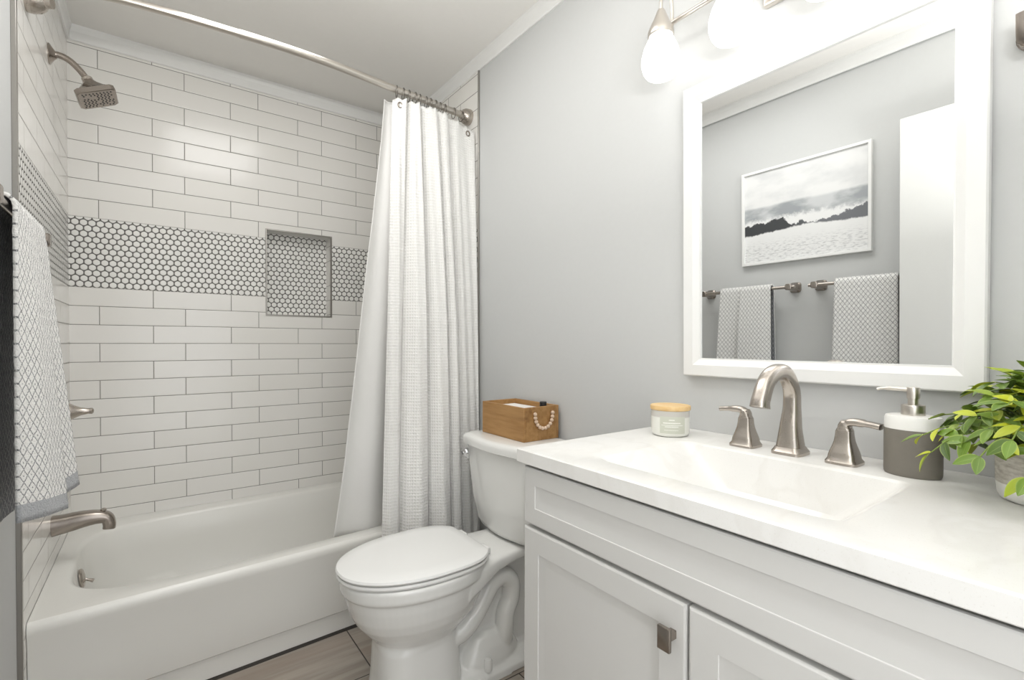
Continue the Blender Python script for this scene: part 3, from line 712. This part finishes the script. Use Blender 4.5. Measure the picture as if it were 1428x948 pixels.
# counter with the moulded basin
def counter():
    bm = NB()
    x0, x1, y0, y1, zt, zb = 0.953, 1.499, 0.0, 0.884, 0.900, 0.868
    N = 96
    def ring(a0, a1, c0, c1, p, z):
        return [((a0 + a1) / 2 + (a1 - a0) / 2 * math.copysign(abs(math.cos(t)) ** (2 / p), math.cos(t)), (c0 + c1) / 2 + (c1 - c0) / 2 * math.copysign(abs(math.sin(t)) ** (2 / p), math.sin(t)), z) for t in [2 * math.pi * i / N for i in range(N)]]
    rs = [ring(1.022, 1.345, 0.255, 0.715, 14, zt), ring(1.026, 1.341, 0.259, 0.711, 14, zt - 0.0012), ring(1.031, 1.337, 0.266, 0.703, 13, zt - 0.005),
          ring(1.046, 1.329, 0.31, 0.655, 11, zt - 0.045), ring(1.062, 1.318, 0.352, 0.610, 9, zt - 0.085), ring(1.078, 1.305, 0.375, 0.590, 8, zt - 0.099), ring(1.10, 1.29, 0.40, 0.565, 7, zt - 0.103)]
    V = loft(bm, rs, caps=(False, True))
    cx, cy = 1.18, 0.485
    def out(z, ins):
        o = []
        for (x, y, _) in rs[0]:
            dx, dy = x - cx, y - cy; k = 1e9
            if dx > 1e-6: k = min(k, (x1 - cx) / dx)
            if dx < -1e-6: k = min(k, (x0 + ins - cx) / dx)
            if dy > 1e-6: k = min(k, (y1 - ins - cy) / dy)
            if dy < -1e-6: k = min(k, (y0 + ins - cy) / dy)
            o.append([cx + dx * k, cy + dy * k, z])
        for (gx, gy) in ((x0 + ins, y0 + ins), (x0 + ins, y1 - ins), (x1, y0 + ins), (x1, y1 - ins)):
            m = min(o, key=lambda q: (q[0] - gx) ** 2 + (q[1] - gy) ** 2); m[0], m[1] = gx, gy
        return o
    loops = [[bm.verts.new(p) for p in out(z, i)] for z, i in ((zt, 0.003), (zt - 0.003, 0.0), (zb + 0.002, 0.0), (zb, 0.002))]
    allr = [V[0]] + loops
    for a, c in zip(allr, allr[1:]):
        for i in range(N):
            j = (i + 1) % N; bm.faces.new((a[i], a[j], c[j], c[i]))
    return bm
ct = empty('sink_counter', (1.22, 0.45, 0.868), 'white stone vanity top with a moulded rectangular sink', 'countertop')
build('countertop', counter(), M_STONE, ct, 25)
b = NB(); lathe(b, [(0.024, 0), (0.024, 0.003), (0.017, 0.006), (0.0, 0.0065)], (1.24, 0.485, 0.797), 24); build('drain', b, M_NICK, ct)

# ------------------------------------------------------------------ faucet
def sqring(c, hx, hy, z, p=5, n=32):
    return [(c[0] + hx * math.copysign(abs(math.cos(a)) ** (2 / p), math.cos(a)), c[1] + hy * math.copysign(abs(math.sin(a)) ** (2 / p), math.sin(a)), c[2] + z) for a in [2 * math.pi * i / n for i in range(n)]]
fa = empty('faucet', (1.40, 0.490, 0.9), 'brushed nickel widespread faucet with a high arched spout and two lever handles behind the sink', 'faucet')
c = (1.403, 0.490, 0.9002)
b = NB(); loft(b, [sqring(c, 0.033, 0.031, 0), sqring(c, 0.033, 0.031, 0.006), sqring(c, 0.029, 0.027, 0.012), sqring(c, 0.027, 0.025, 0.016)]); build('spout_base', b, M_NICK, fa, 30)
pts = spline([(1.403, .490, .912), (1.403, .490, .955), (1.408, .490, 1.0), (1.404, .490, 1.04), (1.375, .490, 1.074), (1.335, .490, 1.080), (1.295, .490, 1.062), (1.272, .490, 1.025), (1.268, .490, 1.010)], 8)
rad = []
for i, p in enumerate(pts):
    t = i / (len(pts) - 1)
    rad.append((lerp_tab([(0, .027), (.12, .021), (.25, .0165), (.5, .0145), (.8, .0155), (1, .0175)], t), lerp_tab([(0, .025), (.12, .020), (.25, .0165), (.5, .0155), (.8, .0165), (1, .0185)], t)))
b = NB(); tube(b, pts, rad, 28, power=2.9); build('spout', b, M_NICK, fa, 50)
b = NB(); axis_lathe(b, [(0.004, 0), (0.004, 0.014), (0.0065, 0.016), (0.0065, 0.022), (0.003, 0.025)], (1.418, 0.490, 0.985), (1, 0, 0), 14); build('lift_rod', b, M_NICK, fa)
for y, s in ((0.588, 1), (0.386, -1)):
    c = (1.400, y, 0.9002)
    b = NB(); loft(b, [sqring(c, 0.030, 0.029, 0), sqring(c, 0.030, 0.029, 0.005), sqring(c, 0.026, 0.025, 0.011), sqring(c, 0.0250, 0.0240, 0.018), sqring(c, 0.0228, 0.0220, 0.025), sqring(c, 0.0195, 0.0190, 0.034), sqring(c, 0.0165, 0.0162, 0.044), sqring(c, 0.0145, 0.0145, 0.055), sqring(c, 0.0138, 0.0138, 0.066)]); hb = build('handle_base', b, M_NICK, fa, 30)
    b = NB(); tube(b, spline([(1.400, y, 0.966), (1.400, y + s * 0.001, 0.976), (1.400, y + s * 0.012, 0.984), (1.400, y + s * 0.04, 0.9835), (1.399, y + s * 0.061, 0.981)], 6), [(0.0135, 0.0135)] * 3 + [(0.011, 0.0135)] * 6 + [(0.0075, 0.0125)] * 8 + [(0.0058, 0.0115)] * 8, 20, power=3.2); build('lever', b, M_NICK, fa, 50)

# ------------------------------------------------------------------ candle
cd = empty('candle_jar', (1.375, 0.777, 0.9), 'glass candle jar with a bamboo lid and pale green label on the counter', 'candle')
M_GLASSY = mat('frosted_jar', srgb(222, 221, 214), 0.12); M_WAX = speck(mat('candle_wax', srgb(232, 232, 222), 0.4), 0.01, 40)
def _jar():
    n = NT(M_GLASSY); o, x, y, z = n.obj()
    n.link(n.mix(n.smooth(z, 0.048, 0.052), srgb(236, 236, 228), srgb(206, 203, 196)), n.b.inputs['Base Color']); n.b.inputs['Coat Weight'].default_value = 0.5
_jar()
cc = (1.375, 0.777, 0.9003)
b = NB(); lathe(b, [(0.041, 0), (0.046, 0.003), (0.0485, 0.009), (0.0488, 0.030), (0.0488, 0.066), (0.047, 0.0665)], cc, 48); build('jar', b, M_GLASSY, cd, 40)
b = NB(); lathe(b, [(0.0497, 0.0665), (0.0507, 0.068), (0.0507, 0.0755), (0.0499, 0.0775), (0.0, 0.0778)], cc, 48); build('lid', b, M_LID, cd, 40)
M_LABEL = mat('candle_label', srgb(206, 208, 194), 0.6)
def _label():
    n = NT(M_LABEL); u, v = n.uv()
    w = n.noise(n.vec(n.m('MULTIPLY', u, 60), n.m('FLOOR', n.m('MULTIPLY', v, 14)), 0), 1, 1)
    def line(v0, hh, u0, u1):
        q = n.m('MULTIPLY', n.m('LESS_THAN', n.m('ABSOLUTE', n.m('SUBTRACT', v, v0)), hh), n.m('LESS_THAN', n.m('ABSOLUTE', n.m('SUBTRACT', u, (u0 + u1) / 2)), (u1 - u0) / 2)); return q
    s = line(0.80, 0.03, 0.35, 0.57)
    for a in (line(0.62, 0.032, 0.13, 0.80), line(0.49, 0.016, 0.06, 0.9), line(0.40, 0.022, 0.2, 0.72), line(0.20, 0.014, 0.18, 0.72)): s = n.m('ADD', s, a)
    s = n.m('MULTIPLY', s, n.smooth(w, 0.32, 0.5, 0.25, 0.95))
    n.link(n.mix(s, srgb(204, 206, 192), srgb(242, 242, 236)), n.b.inputs['Base Color'])
_label()
b = NB(); a0 = math.atan2(-0.777, 0.2876 - 1.375) + 0.13     # faces the room
grid(b, lambda u, v: (cc[0] + 0.0493 * math.cos(a0 + (u - 0.5) * 1.32), cc[1] + 0.0493 * math.sin(a0 + (u - 0.5) * 1.32), cc[2] + 0.010 + v * 0.043), 20, 4, lambda u, v: (u, v))
build('label', b, M_LABEL, cd, 60, mods='norecalc')

# ------------------------------------------------------------------ soap dispenser
so = empty('soap_dispenser', (1.405, 0.287, 0.9), 'taupe and white oval soap dispenser with a metal pump on the counter', 'soap dispenser')
M_TAUPE = speck(mat('taupe_ceramic', srgb(122, 117, 108), 0.55), 0.05, 90, 0.0004); M_CERW = speck(mat('white_ceramic', srgb(238, 237, 233), 0.3), 0.01, 40)
sc_ = (1.405, 0.279, 0.9003)
def ell(r, z, k=0.86): return [(sc_[0] + r * k * math.cos(a), sc_[1] + r * math.sin(a), sc_[2] + z) for a in [2 * math.pi * i / 48 for i in range(48)]]
b = NB(); loft(b, [ell(0.041, 0.0), ell(0.0425, 0.003), ell(0.043, 0.008), ell(0.043, 0.084)]); build('lower_body', b, M_TAUPE, so, 40)
b = NB(); loft(b, [ell(0.0428, 0.0842), ell(0.0428, 0.102), ell(0.0405, 0.1075), ell(0.035, 0.109), ell(0.016, 0.1095)]); build('upper_body', b, M_CERW, so, 40)
b = NB(); lathe(b, [(0.0175, 0.1095), (0.0178, 0.111), (0.0178, 0.126), (0.0170, 0.128), (0.008, 0.1285), (0.008, 0.139), (0.0098, 0.1395), (0.0098, 0.1585), (0.0090, 0.1600), (0.0, 0.1602)], sc_, 28)
tube(b, spline([(1.405, 0.279, 1.0545), (1.402, 0.300, 1.0560), (1.398, 0.324, 1.0555), (1.396, 0.332, 1.053)], 5), [(0.004, 0.004)] * 9 + [(0.0026, 0.0032)] * 7, 12); build('pump', b, M_NICK_L, so, 40)

# ------------------------------------------------------------------ potted plant
pp = empty('potted_plant', (1.362, 0.112, 0.9), 'small leafy green plant in a grey and white pot on the counter', 'potted plant')
M_POT = mat('pot_grey_wash', srgb(190, 184, 174), 0.7)
def _pot():
    n = NT(M_POT); o, x, y, z = n.obj()
    f = n.noise(n.vec(n.m('MULTIPLY', x, 60), n.m('MULTIPLY', y, 60), n.m('MULTIPLY', z, 160)), 1, 4, 0.6)
    c = n.mix(n.smooth(f, 0.35, 0.68), srgb(206, 201, 193), srgb(170, 162, 152))
    n.link(n.mix(n.smooth(z, 0.0265, 0.028), srgb(236, 235, 230), c), n.b.inputs['Base Color']); n.bump(f, 0.001)
_pot()
pc = (1.362, 0.112, 0.9003)
b = NB(); lathe(b, [(0.040, 0), (0.046, 0.003), (0.0495, 0.010), (0.0515, 0.03), (0.0525, 0.082), (0.0525, 0.088), (0.050, 0.090), (0.047, 0.088), (0.046, 0.078), (0.0, 0.0775)], pc, 48); build('pot', b, M_POT, pp, 50)
M_SOIL = speck(mat('moss_soil', srgb(70, 66, 46), 0.95), 0.4, 150, 0.004)
b = NB(); lathe(b, [(0.0458, 0.079), (0.03, 0.083), (0.0, 0.086)], pc, 32, caps=(False, True)); build('soil', b, M_SOIL, pp)
M_LEAF = mat('leaf_green', (0.1, 0.3, 0.03, 1), 0.42)
def _leaf():
    n = NT(M_LEAF); at = n.n.new('ShaderNodeAttribute'); at.attribute_name = 'leaf_tone'; u, v = n.uv()
    k = at.outputs['Fac']
    dark = n.mix(n.smooth(k, 0.0, 0.55), srgb(72, 96, 40), srgb(112, 142, 52)); c = n.mix(n.smooth(k, 0.55, 0.95), dark, srgb(196, 204, 50))
    e = n.m('ABSOLUTE', n.m('SUBTRACT', u, 0.5))
    c = n.mix(n.smooth(e, 0.38, 0.5, 0, 0.45), c, srgb(190, 206, 110))
    c = n.mix(n.smooth(e, 0.0, 0.035, 0.4, 0), c, srgb(160, 184, 90))
    n.link(c, n.b.inputs['Base Color'])
    n.b.inputs['Transmission Weight'].default_value = 0.0; n.b.inputs['Subsurface Weight'].default_value = 0.0
_leaf()
def plant():
    bl = NB(); bs = NB(); random.seed(11)
    uvl = bl.loops.layers.uv.verify(); tone = bl.verts.layers.float.new('leaf_tone')
    base = Vector((pc[0], pc[1], pc[2] + 0.082))
    def leaf(p, d, n_, ln_, tn):
        d = d.normalized(); s = d.cross(n_).normalized(); n_ = s.cross(d).normalized()
        rows = 8; vs = []
        wd = ln_ * random.uniform(0.42, 0.54); curl = random.uniform(0.1, 0.55)
        for i in range(rows + 1):
            t = i / rows; w = wd * 0.5 * max(0.02, (math.sin(math.pi * min(1, t ** 0.85)) ** 0.75)) if 0 < t < 1 else 0.0006
            c = p + d * ln_ * t - n_ * ln_ * curl * t * t * 0.5
            row = []
            for q in (-1, -0.5, 0, 0.5, 1):
                v = bl.verts.new(c + s * w * q + n_ * abs(q) * w * 0.30); v[tone] = tn; row.append(v)
            vs.append(row)
        for i in range(rows):
            for j in range(4):
                f = bl.faces.new((vs[i][j], vs[i][j + 1], vs[i + 1][j + 1], vs[i + 1][j]))
                for l, (a, bq) in zip(f.loops, ((i, j), (i, j + 1), (i + 1, j + 1), (i + 1, j))): l[uvl].uv = (bq / 4, a / rows)
    stems = 74
    for k in range(stems):
        az = k * 2.39996; el = R(88 - 95 * ((k + 0.5) / stems) ** 0.85)
        dirv = Vector((math.cos(az) * math.cos(el), math.sin(az) * math.cos(el), math.sin(el)))
        ln_ = random.uniform(0.078, 0.125) * (1.0 + 0.10 * math.cos(el)) 
        p0 = base + Vector((math.cos(az), math.sin(az), 0)) * random.uniform(0.005, 0.034) * (1.2 - math.sin(max(el, 0)))
        pts = []
        for i in range(7):
            t = i / 6; p = p0 + dirv * ln_ * t + Vector((0, 0, 0.030 * math.sin(math.pi * t * 0.8) - 0.028 * t * t))
            p.x = min(p.x, W - 0.016); pts.append(p)
        tube(bs, pts, [0.0013] * 4 + [0.001] * 3, 6)
        for i, t in enumerate((2, 3, 4, 4, 5, 6, 6)):
            p = pts[t]; tg = (pts[min(t + 1, 6)] - pts[t - 1]).normalized()
            side = tg.cross(Vector((0, 0, 1))); side = side.normalized() if side.length > 0.1 else Vector((1, 0, 0))
            sd = 1 if i % 2 else -1
            if i == 6: d = tg + Vector((random.uniform(-.3, .3), random.uniform(-.3, .3), random.uniform(-.5, .3)))
            else: d = tg * 0.55 + side * sd * 0.9 + Vector((0, 0, random.uniform(-0.5, 0.45)))
            L_ = random.uniform(0.027, 0.038) * (0.8 if t == 2 else 1)
            end = p + d.normalized() * L_
            if end.x > W - 0.012 or (end.z < pc[2] + 0.02) : continue
            if end.y > 0.236 and end.z < 1.07 and end.x > 1.36: continue
            if (end - base).z < 0 and Vector((end.x - pc[0], end.y - pc[1])).length < 0.060: continue
            nrm = (Vector((0, 0, 1)) + (p - base).normalized() * 0.9 + Vector((random.uniform(-.4, .4), random.uniform(-.4, .4), 0)))
            leaf(p, d, nrm, L_, min(1, max(0, random.gauss(0.55, 0.30))))
    return bl, bs
bl, bs = plant()
build('stems', bs, speck(mat('stem_green', srgb(120, 140, 60), 0.6), 0.1, 90), pp, 60)
fo = build('foliage', bl, M_LEAF, pp, 0, mods='norecalc'); fo.data.shade_smooth()

# ------------------------------------------------------------------ wall mirror (hung with a slight forward lean)
MZ0, MZ1, MY0, MY1 = 1.051, 1.836, 0.194, 0.808
mi = empty('wall_mirror', (1.498, (MY0 + MY1) / 2, MZ0), 'large rectangular mirror in a wide white frame above the sink', 'mirror')
def mframe():
    bm = NB()
    prof = [(0.0, 0.0), (0.0, -0.020), (0.003, -0.0235), (0.030, -0.0235), (0.034, -0.021), (0.045, -0.0150), (0.048, -0.0150), (0.049, -0.006), (0.049, 0.0)]
    rings = []
    for ins, dx in prof:
        rings.append([(1.498 + dx, MY0 + ins, MZ0 + ins), (1.498 + dx, MY1 - ins, MZ0 + ins), (1.498 + dx, MY1 - ins, MZ1 - ins), (1.498 + dx, MY0 + ins, MZ1 - ins)])
    loft(bm, rings, caps=(False, False)); return bm
build('frame', mframe(), M_WHITE, mi, 20)
b = NB(); box(b, 1.488, 1.492, MY0 + 0.0475, MY1 - 0.0475, MZ0 + 0.0475, MZ1 - 0.0475); build('glass', b, M_MIRROR, mi, 0)
b = NB(); box(b, 1.4925, 1.4975, MY0 + 0.03, MY1 - 0.03, MZ0 + 0.03, MZ1 - 0.03); build('backing', b, M_WHITE, mi, 0)
LEAN = 0.8
mi.rotation_euler = (0, -R(LEAN), 0)

# ------------------------------------------------------------------ vanity light over the mirror
vl = empty('vanity_light', (W, 0.516, 2.0), 'brushed nickel vanity light with glowing frosted glass shades above the mirror', 'light fixture')
M_SHADE = mat('glowing_frosted_glass', srgb(250, 250, 250), 0.4)
_b = M_SHADE.node_tree.nodes['Principled BSDF']; _b.inputs['Emission Color'].default_value = (1, 0.985, 0.96, 1); _b.inputs['Emission Strength'].default_value = SHADE_E
b = NB(); box(b, W - 0.02, W, 0.45, 0.60, 1.955, 2.095, 0.006, 3); build('backplate', b, M_NICK_L, vl)
b = NB(); axis_lathe(b, [(0.012, 0), (0.012, 0.04)], (W - 0.02, 0.528, 2.024), (-1, 0, 0), 16); build('bar_support', b, M_NICK_L, vl)
b = NB(); tube(b, [(1.443, 0.862, 2.024), (1.443, 0.195, 2.024)], 0.0065, 14); build('bar', b, M_NICK_L, vl)
for y in (0.829, 0.629, 0.428, 0.228):
    b = NB(); tube(b, spline([(1.443, y, 2.01), (1.444, y, 2.06), (1.436, y, 2.10), (1.420, y, 2.112), (1.402, y, 2.10), (1.395, y, 2.06), (1.395, y, 2.03)], 6), 0.0048, 12); build('arm', b, M_NICK_L, vl)
    c = (1.395, y, 0.025)
    b = NB(); lathe(b, [(0.008, 2.016), (0.011, 2.011), (0.018, 1.993), (0.030, 1.967), (0.0345, 1.955), (0.0345, 1.945), (0.032, 1.943)], c, 28); build('socket_cap', b, M_NICK_L, vl)
    b = NB(); lathe(b, [(r * 0.95, 1.836 + (z - 1.823) * 0.70) for r, z in [(0.030, 1.976), (0.036, 1.962), (0.047, 1.930), (0.0535, 1.895), (0.0535, 1.868), (0.048, 1.842), (0.040, 1.826), (0.034, 1.823), (0.030, 1.826), (0.043, 1.85), (0.046, 1.885), (0.030, 1.96)]], c, 36, caps=(False, False)); shd = build('shade', b, M_SHADE, vl, 60)
    b = NB(); lathe(b, [(0.012, 1.935), (0.014, 1.915), (0.024, 1.885), (0.024, 1.870), (0.016, 1.862), (0.0, 1.858)], c, 20); build('bulb', b, M_SHADE, shd, 60)
# ------------------------------------------------------------------ hook beside the mirror
hk = empty('robe_hook', (W, 0.13, 1.66), 'brushed metal wall hook just right of the mirror, cut by the picture edge', 'hook')
b = NB(); axis_lathe(b, [(0.024, 0), (0.024, 0.004), (0.018, 0.009), (0.009, 0.012), (0.008, 0.03)], (W, 0.143, 1.665), (-1, 0, 0), 24); build('mount', b, M_NICK_D, hk)
b = NB(); tube(b, spline([(1.474, 0.143, 1.668), (1.458, 0.143, 1.660), (1.450, 0.143, 1.640), (1.438, 0.143, 1.632), (1.428, 0.143, 1.648), (1.424, 0.143, 1.678)], 6), [(0.008, 0.012)] * 20 + [(0.006, 0.015)] * 11, 14); build('hook_arm', b, M_NICK_D, hk)

# ------------------------------------------------------------------ left wall: picture, towel bars, towels
pic = empty('framed_picture', (-0.008, 1.13, 1.525), 'white framed black and white ocean wave print, seen in the mirror', 'picture')
PY0, PY1, PZ0, PZ1 = 0.825, 1.437, 1.528, 2.038
b = NB(); rings = []
for ins, dx in ((0, 0), (0, 0.020), (0.001, 0.022), (0.013, 0.022), (0.014, 0.020), (0.014, 0.012)):
    rings.append([(-0.008 + dx, PY0 + ins, PZ0 + ins), (-0.008 + dx, PY1 - ins, PZ0 + ins), (-0.008 + dx, PY1 - ins, PZ1 - ins), (-0.008 + dx, PY0 + ins, PZ1 - ins)])
loft(b, rings, caps=(True, False)); build('frame', b, M_WHITE, pic, 20)
b = NB(); grid(b, lambda u, v: (0.004, PY1 - 0.013 - u * (PY1 - PY0 - 0.026), PZ0 + 0.013 + v * (PZ1 - PZ0 - 0.026)), 2, 2, lambda u, v: (u, v)); build('print', b, M_PICT, pic, 0, mods='norecalc')
BARZ = 1.388
def towel_bar(y0, y1, label):
    t_ = empty('towel_bar', (-0.008, (y0 + y1) / 2, BARZ), label, 'towel bar', 'towel bars on the left wall')
    bm = NB(); tube(bm, [(0.068, y0 - 0.008, BARZ), (0.068, y1 + 0.008, BARZ)], 0.0085, 16); build('bar', bm, M_NICK, t_)
    for y in (y0 + 0.02, y1 - 0.02):
        bm = NB()
        def rr(x, hy, hz): return [(x, y + hy * math.copysign(abs(math.cos(a)) ** 0.5, math.cos(a)), BARZ + hz * math.copysign(abs(math.sin(a)) ** 0.5, math.sin(a))) for a in [2 * math.pi * i / 24 for i in range(24)]]
        loft(bm, [rr(-0.0078, 0.028, 0.027), rr(0.0, 0.027, 0.026), rr(0.006, 0.021, 0.020), rr(0.045, 0.014, 0.015), rr(0.056, 0.015, 0.016), rr(0.080, 0.015, 0.016), rr(0.083, 0.012, 0.013)]); build('post', bm, M_NICK_D, t_)
    return t_
towel_bar(1.142, 1.655, 'nickel towel bar on the left wall nearest the tiled shower')
towel_bar(0.63, 1.062, 'nickel towel bar on the left wall, partly behind the open door')
def towel(name, y0, y1, zf0, zb0, label, folded=True, flare=0.0, ysplit=1.41):
    t_ = empty('towel', (0.068, (y0 + y1) / 2, BARZ), label, 'towel', 'grey and white towels on the bars')
    rb = 0.020
    # cross-section path: back flap up, over the bar, front flap down
    def path(s, y, zf, bulge):
        hb = BARZ - zb0; hf = BARZ - zf; arcl = math.pi * rb; tot = hb + arcl + hf
        d = s * tot
        if d < hb:
            f = 1 - d / hb; return (0.064 - rb - 0.016 * math.sin(f * math.pi * 0.5), zb0 + d, d)
        if d < hb + arcl:
            a = math.pi - (d - hb) / rb; return (0.064 + rb * math.cos(a), BARZ + rb * math.sin(a), d)
        q = (d - hb - arcl); f = q / hf
        return (0.064 + rb + bulge * f, BARZ - q, d)
    def fn(layer):
        def g(u, v):
            if layer == 0: y = y0 + (ysplit - y0) * u if folded else y0 + (y1 - y0) * u; zf = zf0
            else: y = ysplit - 0.012 + (y1 - ysplit + 0.012) * u; zf = zf0 + 0.0
            k = (y - y0) / (y1 - y0)
            bul = flare * k + (0.0 if layer == 0 else -0.006)
            x, z, d = path(v, y, zf, bul)
            hang = max(0, (BARZ - z) / (BARZ - zf0))
            front = x > 0.068
            if front:
                x += 0.005 * math.sin(k * 8) * hang
                if layer == 0 and folded: x += (0.012 * hang * u + 0.008 * min(1, hang * 3)) * min(1, u * 2.5)
                y += 0.016 * hang * (k - 0.25)
                if layer == 1: z += 0.010 * hang * k
                else: z += 0.018 * (1 - u) * hang - 0.012 * u * hang
            else: x += 0.004 * math.sin(k * 7) * hang
            x += 0.0014 * noise.noise(Vector((y * 60, z * 60, layer)))
            return (x, y, z)
        return g
    M_IN = M_TOWEL_IN
    def tot(layer): return (BARZ - zb0) + math.pi * rb + (BARZ - zf0)
    for layer in ((0, 1) if folded else (0,)):
        bm = NB(); wd = (ysplit - y0) if layer == 0 and folded else (y1 - ysplit if layer else y1 - y0)
        grid(bm, fn(layer), 26, 110, lambda u, v: (u * wd, (1 - v) * tot(layer)))
        o = build('towel_layer' if folded else 'towel_cloth', bm, [M_IN, M_TOWEL], t_, 0, mods='norecalc'); o.data.shade_smooth()
        md = o.modifiers.new('thick', 'SOLIDIFY'); md.thickness = 0.007; md.offset = 0.0; md.material_offset = 1; md.material_offset_rim = 1; md.use_rim = True
    return t_
towel('towel', 1.248, 1.525, 0.790, 0.765, 'white towel with grey diamonds hanging in front of the tiled shower', True, 0.055)
towel('towel', 0.706, 0.950, 0.800, 0.83, 'pale towel on the bar beside the open door, seen only in the mirror', False, 0.012)
